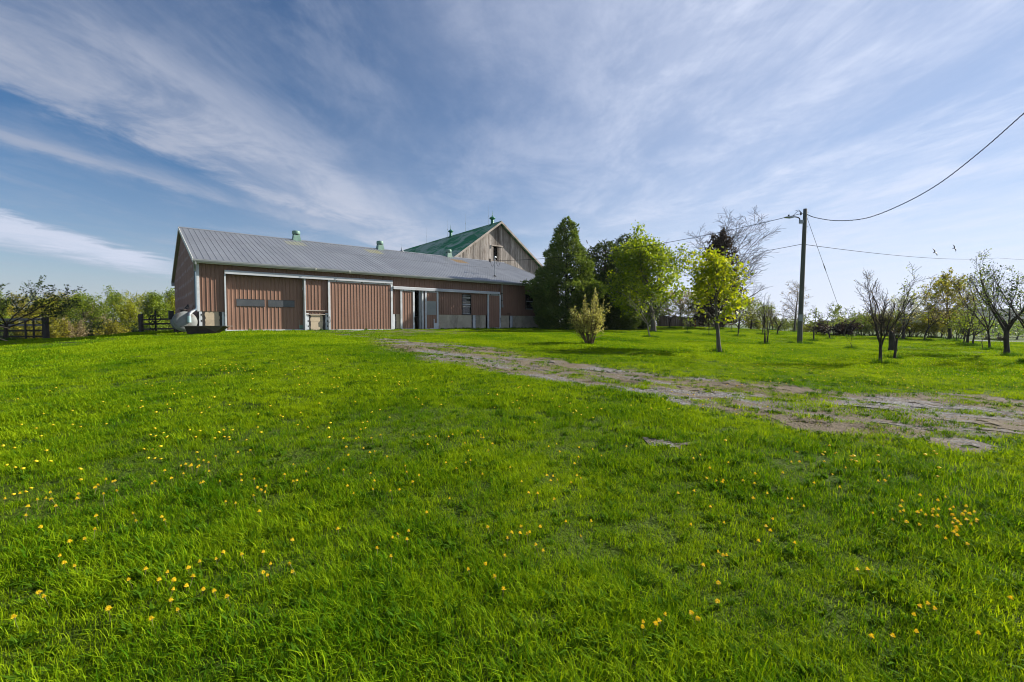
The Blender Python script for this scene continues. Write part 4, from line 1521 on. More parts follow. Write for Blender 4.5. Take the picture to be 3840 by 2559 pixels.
# ------------------------------------------------------------------ old timber barn behind
def build_old_barn():
    g_az = R(52)
    r = pix_dir(1872, 834)
    p0 = C0 + BV * 17.6
    t = np.dot(p0, BV) / np.dot(r[:2], BV)
    A = r[:2] * t
    zr = EYE + r[2] * t
    root = empty('timber_barn', (A[0], A[1], 0), R(90) - g_az)
    tag(root, 'old timber barn with weathered vertical boards and faded green roof', 'barn')
    HW, SL, LEN = 7.6, 0.73, 34.0
    gw = empty('gable_wall', (0, 0, 0)); gw.parent = root
    rf = empty('roof', (0, 0, 0)); rf.parent = root
    ez = zr - HW * SL

    def top(x):
        return zr - 0.22 - abs(x) * SL
    x = -HW
    i = 0
    DX0, DX1, DZ0, DZ1 = -0.80, -0.36, 9.75, 11.62
    while x < HW - 0.05:
        w = 0.235 + 0.10 * random.random()
        x2 = min(HW, x + w - 0.012)
        y = -0.02 * random.random()
        zb = 1.0

        def board(z0, z1a, z1b):
            V = []
            for xx, zt in ((x, z1a), (x2, z1b)):
                for zz in (z0, zt):
                    for yy in (y, y + 0.025):
                        V.append((xx, yy, zz))
            Fq = [(0, 4, 6, 2), (1, 3, 7, 5), (0, 2, 3, 1), (4, 5, 7, 6), (2, 6, 7, 3), (0, 1, 5, 4)]
            mesh_obj('board', V, Fq, M['board'], gw)
        if x2 > DX0 and x < DX1:
            board(zb, DZ0, DZ0)
            board(DZ1, top(x), top(x2))
        else:
            board(zb, top(x), top(x2))
        x = x + w
        i += 1
    MB().box(-1.30, 0.55, -0.10, -0.035, 11.66, 11.80).build('door_track', M['rake'], gw)
    MB().box(-1.30, -1.22, -0.10, -0.035, 11.35, 11.655).build('track_end', M['rake'], gw)
    MB().bar((-0.78, 0.05, 9.95), (-0.38, 0.05, 9.75), 0.06, 0.1).build('loose_board', M['rake'], gw)
    MB().box(-HW + 0.1, HW - 0.1, 0.3, 0.4, 1.0, ez - 0.1).build('dark_backing', M['dark'], gw)  # added dark backing behind the boards, standing in for the unlit inside
    MB().box(-2.2, 1.6, 0.9, 1.0, 7.5, 13.0).build('dark_opening_panel', M['dark'], gw)  # added dark panel, blocks the sky so the opening reads as deep shade
    MB().box(-HW + 0.03, HW - 0.03, -0.06, -0.022, 8.0, 8.16).build('drip_board', M['rake'], gw)
    # side and back walls
    MB().box(-HW, -HW + 0.12, 0.05, LEN, 0.8, ez - 0.05).build('side_wall', M['fence_board'], root)
    MB().box(HW - 0.12, HW, 0.05, LEN, 0.8, ez - 0.05).build('side_wall', M['fence_board'], root)
    mb = MB()
    mb.prism([(-HW + 0.13, 0.8), (HW - 0.13, 0.8), (HW - 0.13, ez - 0.2), (0, zr - 0.25), (-HW + 0.13, ez - 0.2)], LEN - 0.1, LEN)
    mb.build('back_wall', M['fence_board'], root)
    # roof: lapped courses of sheets
    OVG, OVE = 0.55, 0.55
    for sgn in (-1, 1):
        rows, cols = 3, 17
        for rr in range(rows):
            a = (HW + OVE) * rr / rows
            b = (HW + OVE) * (rr + 1) / rows + (0.05 if rr < rows - 1 else 0)
            lift = 0.03 * rr * -1
            for cc in range(cols):
                y0 = -OVG + (LEN + 2 * OVG) * cc / cols
                y1 = -OVG + (LEN + 2 * OVG) * (cc + 1) / cols - 0.006
                V = []
                for xx in (a, b):
                    for yy in (y0, y1):
                        for dz in (0, 0.03):
                            V.append((sgn * xx, yy, zr - xx * SL + dz - 0.012 * rr))
                Fq = [(0, 2, 6, 4), (1, 5, 7, 3), (0, 1, 3, 2), (4, 6, 7, 5), (0, 4, 5, 1), (2, 3, 7, 6)]
                if sgn < 0:
                    Fq = [f[::-1] for f in Fq]
                mesh_obj('roof_sheet', V, Fq, M['old_roof'], rf)
        V = []
        for xx in (0.0, HW + OVE + 0.02):
            for yy in (-OVG - 0.04, -OVG - 0.005):
                for dz in (-0.24, 0.05):
                    V.append((sgn * xx, yy, zr - xx * SL + dz))
        mesh_obj('rake_board', V, [(0, 4, 5, 1), (2, 3, 7, 6), (0, 2, 6, 4), (1, 5, 7, 3), (0, 1, 3, 2), (4, 6, 7, 5)], M['rake'], rf)
    MB().tube([(0, -OVG, zr + 0.03), (0, LEN + OVG, zr + 0.03)], 0.07, 6).build('ridge_roll', M['old_roof'], rf)
    for y in (1.55, 12.6):
        c = empty('cupola', (0, y, zr)); c.parent = root; c.scale = (0.68, 0.68, 0.66)
        MB().lathe([(0.62, -0.30), (0.34, 0.12), (0.30, 0.55), (0.30, 0.95)], 14).build('cupola_base', M['cupola'], c, True)
        MB().lathe([(0.34, 0.93), (0.60, 1.12), (0.62, 1.22), (0.40, 1.42), (0.14, 1.56), (0.06, 1.62)], 16).build('cupola_bowl', M['cupola'], c, True)
        MB().lathe([(0.09, 1.60), (0.12, 1.72), (0.05, 1.85), (0.045, 2.2), (0.015, 2.75)], 8).build('cupola_spire', M['cupola'], c, True)
    for y in (2.4, 8.3, 13.6, 20.5):
        lr = MB().lathe([(0.03, 0.0), (0.015, 1.2), (0.07, 1.26), (0.015, 1.34), (0.008, 2.7)], 6, (0, y, zr)).build('lightning_rod', M['galv'], root)
    return root


build_old_barn()
# ------------------------------------------------------------------ trees and shrubs
def tubes_mesh(branches):
    """branches: list of (pts (k,3), radii (k,), sides) -> verts, quads"""
    groups = {}
    for p, r, s in branches:
        groups.setdefault((len(p), s), []).append((p, r))
    VV, QQ, off = [], [], 0
    for (k, s), lst in groups.items():
        Pn = np.array([a for a, _ in lst])
        Rn = np.array([b for _, b in lst])
        T = np.gradient(Pn, axis=1)
        T /= np.linalg.norm(T, axis=2, keepdims=True) + 1e-9
        D = Pn[:, -1] - Pn[:, 0]
        D /= np.linalg.norm(D, axis=1, keepdims=True) + 1e-9
        ref = np.where(np.abs(D[:, 2:3]) > 0.8, np.array([[1.0, 0.2, 0]]), np.array([[0, 0, 1.0]]))
        A = np.cross(T, ref[:, None, :])
        A /= np.linalg.norm(A, axis=2, keepdims=True) + 1e-9
        B = np.cross(T, A)
        ang = np.arange(s) * 2 * math.pi / s
        ring = A[:, :, None, :] * np.cos(ang)[None, None, :, None] + B[:, :, None, :] * np.sin(ang)[None, None, :, None]
        V = Pn[:, :, None, :] + ring * Rn[:, :, None, None]
        nb = len(lst)
        idx = np.arange(nb * k * s).reshape(nb, k, s) + off
        a = idx[:, :-1, :]
        b = np.roll(idx, -1, axis=2)[:, :-1, :]
        c = np.roll(idx, -1, axis=2)[:, 1:, :]
        d = idx[:, 1:, :]
        QQ.append(np.stack([a, b, c, d], -1).reshape(-1, 4))
        VV.append(V.reshape(-1, 3))
        off += nb * k * s
    return np.concatenate(VV), np.concatenate(QQ)


def unit(v):
    return v / (np.linalg.norm(v) + 1e-9)


def tilt(rg, d, ang, az):
    """turn direction d by ang about a side axis picked by az"""
    ref = np.array([1.0, 0, 0]) if abs(d[2]) > 0.85 else np.array([0, 0, 1.0])
    a = unit(np.cross(d, ref))
    b = np.cross(d, a)
    side = a * math.cos(az) + b * math.sin(az)
    return unit(d * math.cos(ang) + side * math.sin(ang))


SIDES = (8, 5, 4, 3, 3)


def grow(rg, p, d, L, r, lvl, P, out, leaves):
    k = P['k'][lvl]
    pts = np.empty((k, 3))
    pts[0] = p
    dd = d.copy()
    st = L / (k - 1)
    w = P['wander'][lvl]
    up = P['up'][lvl]
    for i in range(1, k):
        dd = unit(dd + rg.normal(0, w, 3) + np.array([0, 0, up]))
        pts[i] = pts[i - 1] + dd * st
    last = lvl == P['levels'] - 1
    tip = P['tip'] if last else P['taper'][lvl]
    rad = r * np.linspace(1, tip, k)
    if lvl == 0:
        rad[0] *= P.get('flare', 1.35)
    out.append((pts, np.maximum(rad, P.get('rmin', 0.004)), SIDES[lvl]))
    if lvl >= P['leaf_lvl']:
        leaves.append((pts, lvl))
    if last:
        return
    n = P['n'][lvl]
    n = max(1, int(round(n * (0.8 + 0.4 * rg.random()))))
    t0 = P['t0'][lvl]
    az = rg.random() * 6.28
    for j in range(n):
        t = t0 + (1 - t0) * min(0.999, (j + rg.random() * 0.9) / n)
        if P.get('whorl') and lvl == 0:
            t = t0 + (1 - t0) * (j // 5 + 0.5 + 0.15 * rg.random()) / max(1, n / 5)
            t = min(t, 0.99)
        x = t * (k - 1)
        i = min(int(x), k - 2)
        f = x - i
        q = pts[i] * (1 - f) + pts[i + 1] * f
        dl = unit(pts[i + 1] - pts[i])
        az += 2.4 + rg.normal(0, 0.35)
        a0, a1 = P['ang'][lvl]
        ang = R(a0 + (a1 - a0) * t + rg.normal(0, 7))
        cd = tilt(rg, dl, ang, az)
        prof = P['prof'][lvl]
        sc = prof(t) if callable(prof) else prof
        cl = L * P['ratio'][lvl] * sc * (0.72 + 0.5 * rg.random())
        rr = (rad[i] * (1 - f) + rad[i + 1] * f) * P['rr'][lvl] * (0.8 + 0.35 * rg.random())
        grow(rg, q, cd, cl, rr, lvl + 1, P, out, leaves)


def leaf_cards(rg, leaves, per_m, size, spread, droop=0.2, aspect=0.75, cap=None, clump=1, flat=0.0):
    C = []
    for pts, lvl in leaves:
        L = np.linalg.norm(np.diff(pts, axis=0), axis=1).sum()
        n = rg.poisson(max(0.0, L * per_m))
        if n == 0:
            continue
        t = (0.25 + 0.75 * rg.random(n)) * (len(pts) - 1)
        i = np.minimum(t.astype(int), len(pts) - 2)
        f = (t - i)[:, None]
        C.append(pts[i] * (1 - f) + pts[i + 1] * f)
    if not C:
        return None
    C = np.concatenate(C)
    C = C + rg.normal(0, spread, C.shape)
    if clump > 1:
        C = np.repeat(C, clump, axis=0) + rg.normal(0, size * 0.8, (len(C) * clump, 3))
    if cap and len(C) > cap:
        C = C[rg.choice(len(C), cap, replace=False)]
    n = len(C)
    a = rg.normal(0, 1, (n, 3))
    a[:, 2] -= droop
    a[:, 2] *= (1 - flat)
    a /= np.linalg.norm(a, axis=1, keepdims=True)
    b = np.cross(a, rg.normal(0, 1, (n, 3)))
    b /= np.linalg.norm(b, axis=1, keepdims=True) + 1e-9
    s = size * (0.6 + 0.8 * rg.random((n, 1)))
    nrm = np.cross(a, b)
    fold = nrm * s * 0.12
    V = np.stack([C - a * s * 0.5, C + b * s * 0.5 * aspect + fold, C + a * s * 0.5, C - b * s * 0.5 * aspect + fold], 1).reshape(-1, 3)
    q = np.arange(n * 4).reshape(n, 4)
    return V, q


OVOID = lambda t: 0.35 + 0.75 * math.sin(math.pi * min(1.0, max(0.0, (1.0 - t) * 0.85 + 0.12)))
CONE = lambda t: max(0.12, 1.05 - t)
PRE = {
    # single leader with ascending branches
    'leader': dict(levels=4, k=(9, 6, 5, 3), n=(17, 7, 4), t0=(0.24, 0.22, 0.25), ang=((62, 26), (48, 36), (46, 40)), ratio=(0.42, 0.45, 0.42),
                   prof=(OVOID, lambda t: 1.1 - 0.6 * t, lambda t: 1.1 - 0.5 * t), rr=(0.42, 0.5, 0.55), taper=(0.14, 0.3, 0.35), tip=0.3,
                   wander=(0.035, 0.10, 0.16, 0.2), up=(0.02, 0.07, 0.06, 0.03), leaf_lvl=2),
    # low fork into several limbs
    'fork': dict(levels=4, k=(5, 8, 6, 4), n=(5, 8, 6), t0=(0.72, 0.22, 0.2), ang=((48, 30), (52, 34), (46, 36)), ratio=(2.3, 0.45, 0.42),
                 prof=(1.0, lambda t: 1.15 - 0.7 * t, lambda t: 1.1 - 0.5 * t), rr=(0.60, 0.42, 0.5), taper=(0.85, 0.18, 0.3), tip=0.3,
                 wander=(0.05, 0.10, 0.15, 0.18), up=(0.03, 0.07, 0.06, 0.04), leaf_lvl=2),
    # stems from the ground
    'shrub': dict(levels=3, k=(7, 5, 3), n=(9, 4), t0=(0.2, 0.2), ang=((34, 24), (40, 30)), ratio=(0.42, 0.45),
                  prof=(lambda t: 1.1 - 0.6 * t, 1.0), rr=(0.5, 0.55), taper=(0.25, 0.35), tip=0.4,
                  wander=(0.07, 0.12, 0.16), up=(0.05, 0.07, 0.04), leaf_lvl=0),
}
TUFTS = []


def make_tree(name, label, cat, px, py, Y, top, width, pre='leader', bark='bark', leaf=None, trunk_r=0.1, per_m=8.0, lsize=0.1, spread=0.08,
              cap=9000, seed=1, lean=(0, 0), group=None, stems=1, tuft=True, twig_part='limbs', bark2=None, loc=None, H=None, Wd=None, **kw):
    rg = np.random.default_rng(seed * 977 + 13)
    P = dict(PRE[pre])
    P.update({k: v for k, v in kw.items() if k in P or k in ('whorl', 'flare', 'rmin')})
    if loc is None:
        b = at(px, py, Y)
        x, y = b[0], Y
    else:
        x, y = loc
    z = gz(x, y)
    if H is None:
        H = (py - top) * Y / F
    if Wd is None:
        Wd = width * Y / F
    if pre == 'fork':
        trunk_r *= 0.45
    out, leaves = [], []
    for s in range(stems):
        if stems == 1:
            p0 = np.zeros(3)
            d0 = unit(np.array([lean[0] * 0.5, lean[1] * 0.5, 1.0]))
            grow(rg, p0, d0, 1.0 if pre != 'fork' else 0.28, 1.0, 0, P, out, leaves)
        else:
            a = rg.random() * 6.28
            sp = kw.get('stem_spread', 0.35) * (0.3 + 0.9 * rg.random())
            p0 = np.array([math.cos(a), math.sin(a), 0]) * kw.get('stem_base', 0.03) * rg.random()
            d0 = unit(np.array([math.cos(a) * sp + lean[0] * 0.5, math.sin(a) * sp + lean[1] * 0.5, 1.0]))
            grow(rg, p0, d0, 0.75 + 0.35 * rg.random(), 1.0 * (0.6 + 0.5 * rg.random()), 0, P, out, leaves)
    allp = np.concatenate([o[0] for o in out])
    sz = H / allp[:, 2].max()
    ext = max(0.05, (np.percentile(allp[:, 0], 98.5) - np.percentile(allp[:, 0], 1.5)))
    sx = Wd / ext
    S = np.array([sx, sx, sz])
    lean_v = np.array([lean[0], lean[1], 0]) * H * 0.5
    br = []
    for pts, rad, sd in out:
        q = pts * S
        q = q + lean_v[None, :] * np.clip(q[:, 2:3] / H, 0, 1) ** 1.3
        br.append((q, np.maximum(rad * trunk_r, P.get('rmin', 0.005)), sd))
    root = empty(name, (x, y, z - 0.03))
    tag(root, label, cat, group)
    bm = M[bark]
    big = [b for b in br if b[2] >= 5] if stems == 1 else [b for b in br if b[2] >= 8]
    small = [b for b in br if not (b[2] >= 5)] if stems == 1 else [b for b in br if b[2] < 8]
    V, Q = tubes_mesh(big)
    mesh_obj('trunk' if stems == 1 else 'stems', V, [Q], bm, root, True)
    if small:
        V, Q = tubes_mesh(small)
        mesh_obj('twigs', V, [Q], M[bark2] if bark2 else bm, root, True)
    if leaf:
        lf = []
        for pts, lvl in leaves:
            q = pts * S
            q = q + lean_v[None, :] * np.clip(q[:, 2:3] / H, 0, 1) ** 1.3
            lf.append((q, lvl))
        if leaf == 'mixed':
            pass
        r = leaf_cards(rg, lf, per_m, lsize, spread, cap=cap, droop=kw.get('droop', 0.25), aspect=kw.get('aspect', 0.75), clump=kw.get('clump', 1))
        if r is not None:
            V, Q = r
            # no foliage below the knee
            c = V.reshape(-1, 4, 3)
            keep = c[:, :, 2].mean(1) > kw.get('skirt', 0.04) * H
            V = c[keep].reshape(-1, 3)
            Q = np.arange(len(V)).reshape(-1, 4)
            if len(V):
                mesh_obj('crown', V, [Q], M[leaf], root)
    if tuft and Y < 60:
        TUFTS.append((x, y, trunk_r))
    return root


def make_cedar(name, label, cat, px, py, Y, top, width, leaf, seed, n=15000, loc=None, H=None, Wd=None, cone=0.75, size=0.16, group=None, belly=0.32):
    """dense evergreen: sprays on a lobed conical shell, thinner inside, over a trunk with limbs"""
    rg = np.random.default_rng(seed * 31 + 5)
    b = at(px, py, Y)
    x, y = (b[0], Y) if loc is None else loc
    z = gz(x, y)
    H = H or (py - top) * Y / F
    Rm = (Wd or width * Y / F) / 2
    root = empty(name, (x, y, z - 0.03))
    tag(root, label, cat, group)
    # limbs
    br = [(np.array([[0, 0, 0], [0.02, 0, H * 0.3], [0, 0.03, H * 0.6], [0, 0, H * 0.96]]), np.array([0.2, 0.15, 0.09, 0.02]), 7)]
    V, Q = tubes_mesh(br)
    mesh_obj('trunk', V, [Q], M['bark'], root, True)

    def prof(h):
        lo = np.clip(h / belly, 0, 1) ** 0.55
        return np.where(h < belly, 0.80 + 0.20 * lo, np.clip((1 - h) / (1 - belly), 0, 1) ** cone)
    # leaders: several spires push through the outline
    nl = 70
    lob_h = rg.random(nl) ** 0.8 * 0.9
    lob_a = rg.random(nl) * 6.283
    lob_s = 0.05 + 0.20 * rg.random(nl)
    h = 1 - np.sqrt(rg.random(n)) * 0.985
    h = np.clip(h, 0.0, 0.995)
    a = rg.random(n) * 6.283
    bump = np.zeros(n)
    for lh, la, ls in zip(lob_h, lob_a, lob_s):
        da = np.abs((a - la + math.pi) % (2 * math.pi) - math.pi)
        bump = np.maximum(bump, np.exp(-((h - lh) / 0.055) ** 2 - (da / 0.30) ** 2) * ls * 2.2)
    nz = fbm(a * 3.2 + 10, h * 13, seed, 3) - 0.5
    rad = prof(h) * (0.74 + bump * 0.75 + nz * 0.50)
    depth = 1 - 0.42 * rg.random(n) ** 2.2
    rr = Rm * rad * depth + 0.04
    zz = h * H + bump * 0.9 + rg.normal(0, 0.06, n)
    C = np.stack([np.cos(a) * rr, np.sin(a) * rr, zz], -1)
    # each spray: a small fan of three pointed cards leaning out and up
    out = np.stack([np.cos(a), np.sin(a), np.full(n, 0.55)], -1)
    VV = []
    for k in range(3):
        d = out + rg.normal(0, 0.55, (n, 3))
        d /= np.linalg.norm(d, axis=1, keepdims=True)
        s_ = np.cross(d, rg.normal(0, 1, (n, 3)))
        s_ /= np.linalg.norm(s_, axis=1, keepdims=True) + 1e-9
        L = size * (0.7 + 0.9 * rg.random((n, 1)))
        VV.append(np.stack([C - d * L * 0.3, C + s_ * L * 0.22, C + d * L, C - s_ * L * 0.22], 1))
    V = np.concatenate(VV).reshape(-1, 3)
    V[:, 2] = np.maximum(V[:, 2], 0.03)
    Q = np.arange(len(V)).reshape(-1, 4)
    mesh_obj('crown', V, [Q], M[leaf], root)
    # dark inner limbs carry the sprays
    br = []
    for i in range(150):
        hh = 0.05 + 0.9 * rg.random()
        aa = rg.random() * 6.283
        r1 = Rm * float(prof(np.array([hh]))[0]) * 0.75
        p0 = np.array([0, 0, hh * H * 0.92])
        p1 = np.array([math.cos(aa) * r1, math.sin(aa) * r1, hh * H + 0.25])
        br.append((np.stack([p0, (p0 + p1) / 2 - np.array([0, 0, 0.08]), p1]), np.array([0.04, 0.025, 0.01]), 4))
    V, Q = tubes_mesh(br)
    mesh_obj('limbs', V, [Q], M['bark'], root, True)
    return root


# --- evergreens by the barn
make_cedar('cedar_tree', 'tall dense conical cedar at the end of the brown barn', 'cedar', 2124, 1239, 38.6, 815, 292, 'lf_cedar', 3, n=21000, cone=0.82, H=9.6)
make_cedar('cedar_tree', 'darker cedar between the tall cedar and the bright maple', 'cedar', 2268, 1241, 40.5, 905, 300, 'lf_cedar2', 4, n=17000, cone=0.55)
make_cedar('cedar_tree', 'shaded cedar behind the bright round maple', 'cedar', 2345, 1238, 43.0, 880, 240, 'lf_cedar2', 5, n=14000, cone=0.62)

# --- maples on the lawn
make_tree('maple_tree', 'large round maple in bright green spring leaf', 'tree', 2450, 1246, 34.0, 845, 258, 'leader', 'bark_grey', 'lf_maple', 0.19,
          per_m=15, lsize=0.17, spread=0.13, cap=13500, seed=8, t0=(0.20, 0.25, 0.25), n=(30, 8, 5), clump=2)
make_tree('maple_tree', 'young maple with yellow-green leaves on a slim trunk, nearest on the lawn', 'tree', 2697, 1323, 17.5, 935, 165, 'leader', 'bark_grey', 'lf_maple2', 0.085,
          per_m=13, lsize=0.125, spread=0.07, cap=3500, seed=9, t0=(0.36, 0.25, 0.25), n=(20, 7, 4), ratio=(0.40, 0.45, 0.42), clump=2, lean=(-0.10, 0))
make_tree('sapling', 'pale-barked sapling before the large round maple', 'tree', 2437, 1268, 25.0, 1095, 105, 'fork', 'bark_pale', 'lf_apple', 0.085,
          per_m=7, lsize=0.085, spread=0.06, cap=1600, seed=6, n=(4, 6, 4), lean=(-0.12, 0), ratio=(1.5, 0.4, 0.4))

# --- golden shrub
rt = make_tree('flowering_shrub', 'upright golden budding shrub alone on the lawn before the cedars', 'shrub', 2212, 1291, 18.5, 1120, 122, 'shrub', 'bark_tan', 'lf_buff', 0.030,
               per_m=22, lsize=0.05, spread=0.03, cap=9000, seed=12, stems=20, stem_spread=0.62, stem_base=0.10, up=(0.03, 0.08, 0.05), skirt=0.26, n=(9, 5), rmin=0.004)
_rg = np.random.default_rng(77)
_b = []
_lf = []
for i in range(15):
    a = _rg.random() * 6.28
    r0 = 0.15 + 0.33 * _rg.random()
    h = 1.8 + 0.65 * _rg.random()
    p = np.array([[r0 * math.cos(a) * 0.5, r0 * math.sin(a) * 0.5, 0.7], [r0 * math.cos(a) * 1.2, r0 * math.sin(a) * 1.2, 1.3], [r0 * math.cos(a) * 1.45, r0 * math.sin(a) * 1.45, h]])
    _b.append((p, np.array([0.012, 0.009, 0.005]), 4))
    _lf.append((p, 2))
V, Q = tubes_mesh(_b)
mesh_obj('shoots', V, [Q], M['lf_tan'], rt, True)
V, Q = leaf_cards(_rg, _lf, 34, 0.05, 0.012, cap=900)
mesh_obj('shoot_buds', V, [Q], M['lf_buff'], rt)

# --- behind the lawn: dead spruce and the great bare tree
make_tree('spruce_tree', 'dead brown spruce with drooping branches behind the young maple', 'tree', 2690, 1240, 46.0, 872, 130, 'leader', 'bark', 'lf_dead', 0.20,
          per_m=45, lsize=0.19, spread=0.12, cap=19000, seed=14, t0=(0.10, 0.1, 0.1), n=(70, 8, 3), ratio=(0.22, 0.36, 0.4), ang=((95, 62), (46, 40), (40, 30)), up=(0.0, 0.0, -0.02, 0.0),
          prof=(lambda t: 0.55 + 0.6 * min(1, (1 - t) * 1.6) if t < 0.9 else 0.55, 1.0, 1.0))
make_tree('bare_tree', 'great leafless tree spreading wide behind the dead spruce', 'tree', 2706, 1236, 52.0, 790, 360, 'leader', 'bark', None, 0.27, seed=15,
          t0=(0.16, 0.15, 0.15), n=(20, 11, 9), ratio=(0.58, 0.44, 0.46), k=(9, 9, 7, 4), ang=((74, 18), (40, 30), (42, 34)), rmin=0.013, wander=(0.05, 0.10, 0.16, 0.2), up=(0.02, 0.10, 0.09, 0.05))

# --- orchard between the maples and the pole
OG = 'orchard trees on the lawn'
make_tree('orchard_tree', 'low spreading orchard tree before the board fence', 'tree', 2512, 1231, 46.0, 1105, 150, 'fork', 'bark', 'lf_apple', 0.14, per_m=7, lsize=0.12, cap=4200, seed=21, group=OG, skirt=0.3)
make_tree('orchard_tree', 'dark-trunked orchard tree right of the low spreading one', 'tree', 2588, 1229, 47.0, 1118, 125, 'fork', 'bark', 'lf_apple', 0.13, per_m=5, lsize=0.11, cap=2600, seed=22, group=OG, skirt=0.3)
make_tree('sapling', 'tiny sapling with yellowish leaves left of the young maple', 'tree', 2575, 1251, 34.0, 1185, 36, 'leader', 'bark', 'lf_spring', 0.022, per_m=16, lsize=0.09, cap=420, seed=23, n=(7, 3, 2), group=OG, skirt=0.3)
make_tree('sapling', 'small pale-leaved sapling just left of the young maple trunk', 'tree', 2658, 1262, 31.0, 1195, 30, 'leader', 'bark', 'lf_apple', 0.025, per_m=16, lsize=0.085, cap=380, seed=24, n=(7, 3, 2), group=OG, skirt=0.3)
make_tree('sapling', 'thin staked sapling just right of the young maple trunk', 'tree', 2745, 1246, 39.0, 1190, 32, 'leader', 'bark', 'lf_apple', 0.022, per_m=10, lsize=0.09, cap=240, seed=25, n=(6, 3, 2), group=OG, skirt=0.3)
make_tree('blossom_tree', 'leaning fruit tree with pale blossom right of the young maple', 'tree', 2765, 1262, 31.0, 1108, 150, 'fork', 'bark', 'lf_white', 0.085, per_m=4.5, lsize=0.085, cap=1700, seed=26, lean=(0.28, 0), group=OG, skirt=0.4)
make_tree('bare_tree', 'thin leaning leafless tree left of the clump of bare stems', 'tree', 2858, 1254, 36.0, 1120, 80, 'fork', 'bark', 'lf_tan', 0.075, per_m=1.5, lsize=0.07, cap=260, seed=27, n=(4, 6, 5), lean=(0.15, 0), group=OG)
make_tree('bare_shrub', 'clump of slim bare upright stems left of the utility pole', 'shrub', 2870, 1296, 23.5, 1098, 62, 'shrub', 'bark', None, 0.028, seed=28, stems=6, stem_spread=0.14, stem_base=0.12, n=(5, 4), up=(0.05, 0.1, 0.06), group=OG)
make_tree('bare_tree', 'pruned leafless tree with upright twigs between bare clump and pole', 'tree', 2915, 1252, 37.0, 1140, 115, 'fork', 'bark', None, 0.12, seed=29, n=(5, 8, 4), group=OG)
make_tree('sapling', 'slender sapling far behind the clump of bare stems', 'tree', 2897, 1238, 50.0, 1150, 44, 'leader', 'bark', 'lf_olive', 0.05, per_m=5, lsize=0.12, cap=500, seed=30, group=OG)
make_tree('narrow_tree', 'tall narrow tree with sparse buds behind the utility pole', 'tree', 2980, 1246, 47.0, 1046, 95, 'leader', 'bark_grey', 'lf_tan', 0.11, per_m=2.2, lsize=0.11, cap=1500, seed=31, t0=(0.22, 0.2, 0.2),
          ratio=(0.30, 0.45, 0.42), ang=((58, 22), (42, 32), (40, 34)), n=(22, 7, 5))
make_tree('bare_tree', 'leafless Y-shaped tree just right of the utility pole', 'tree', 3050, 1276, 29.0, 1135, 120, 'fork', 'bark', None, 0.095, seed=32, n=(3, 7, 5), ang=((44, 34), (50, 34), (46, 36)), group=OG)
make_tree('orchard_tree', 'round orchard tree in grey-green leaf right of the Y-shaped tree', 'tree', 3112, 1268, 32.0, 1128, 140, 'fork', 'bark', 'lf_apple', 0.11, per_m=11, lsize=0.12, cap=6500, seed=33, group=OG, skirt=0.36)
make_tree('purple_shrub', 'dark purple-leaved bush behind the round grey-green tree', 'shrub', 3118, 1256, 40.0, 1190, 150, 'shrub', 'bark', 'lf_purple', 0.03, per_m=26, lsize=0.14, cap=4200, seed=34, stems=14, stem_spread=0.9, stem_base=0.2, skirt=0.0)
make_tree('orchard_tree', 'orchard tree with drooping leafy branches behind the purple bush', 'tree', 3165, 1255, 38.0, 1140, 120, 'fork', 'bark', 'lf_apple', 0.12, per_m=6, lsize=0.10, cap=2400, seed=35, lean=(0.12, 0), group=OG, skirt=0.36)
make_tree('sapling', 'broken leaning sapling stub on the lawn right of the round grey-green tree', 'tree', 3196, 1302, 22.5, 1232, 26, 'fork', 'bark', None, 0.035, seed=36, n=(2, 3, 2), lean=(-0.5, 0), group=OG)
make_tree('orchard_tree', 'small fresh green tree behind the broken sapling', 'tree', 3212, 1262, 41.0, 1165, 90, 'fork', 'bark', 'lf_green', 0.07, per_m=5, lsize=0.11, cap=900, seed=37, group=OG)
make_tree('bare_tree', 'nearest leafless many-limbed tree on the right lawn', 'tree', 3300, 1367, 15.5, 1000, 150, 'fork', 'bark', 'lf_tan', 0.115, per_m=2.6, lsize=0.035, cap=2200, seed=38, n=(6, 12, 10), k=(5, 9, 7, 4),
          ang=((30, 22), (34, 24), (38, 30)), up=(0.03, 0.09, 0.08, 0.05), ratio=(2.4, 0.42, 0.42), rmin=0.0045, lean=(-0.08, 0))
make_tree('orchard_tree', 'forked leaning tree close behind the nearest leafless tree', 'tree', 3355, 1341, 17.5, 970, 140, 'fork', 'bark', 'lf_spring', 0.10, per_m=3.2, lsize=0.065, cap=2200, seed=39, n=(3, 9, 8), k=(5, 9, 7, 4),
          ang=((26, 18), (46, 30), (46, 34)), up=(0.03, 0.08, 0.06, 0.04), ratio=(2.6, 0.42, 0.42), stems=1, lean=(0.10, 0))
make_tree('blossom_tree', 'white-blossomed tree behind the forked leaning tree', 'tree', 3386, 1273, 36.0, 1090, 110, 'leader', 'bark', 'lf_white', 0.11, per_m=13, lsize=0.11, cap=6000, seed=40, t0=(0.3, 0.2, 0.2), group=OG)
make_tree('bronze_tree', 'bronze-budded tree right of the white-blossomed tree', 'tree', 3466, 1274, 36.0, 1080, 120, 'fork', 'bark', 'lf_tan', 0.13, per_m=4, lsize=0.085, cap=2300, seed=41, n=(6, 9, 6), group=OG, ang=((40, 24), (48, 34), (46, 36)))
make_tree('budding_tree', 'tall yellow-green budding tree near the right end of the tree row', 'tree', 3562, 1276, 38.0, 1006, 150, 'leader', 'bark', 'lf_yellow', 0.14, per_m=13, lsize=0.125, cap=9500, seed=42, t0=(0.2, 0.2, 0.2), n=(24, 8, 5), group=OG)
make_tree('orchard_tree', 'small forked orchard tree under the yellow-green tree', 'tree', 3586, 1281, 34.0, 1165, 70, 'fork', 'bark', 'lf_spring', 0.08, per_m=7, lsize=0.09, cap=1600, seed=43, group=OG)
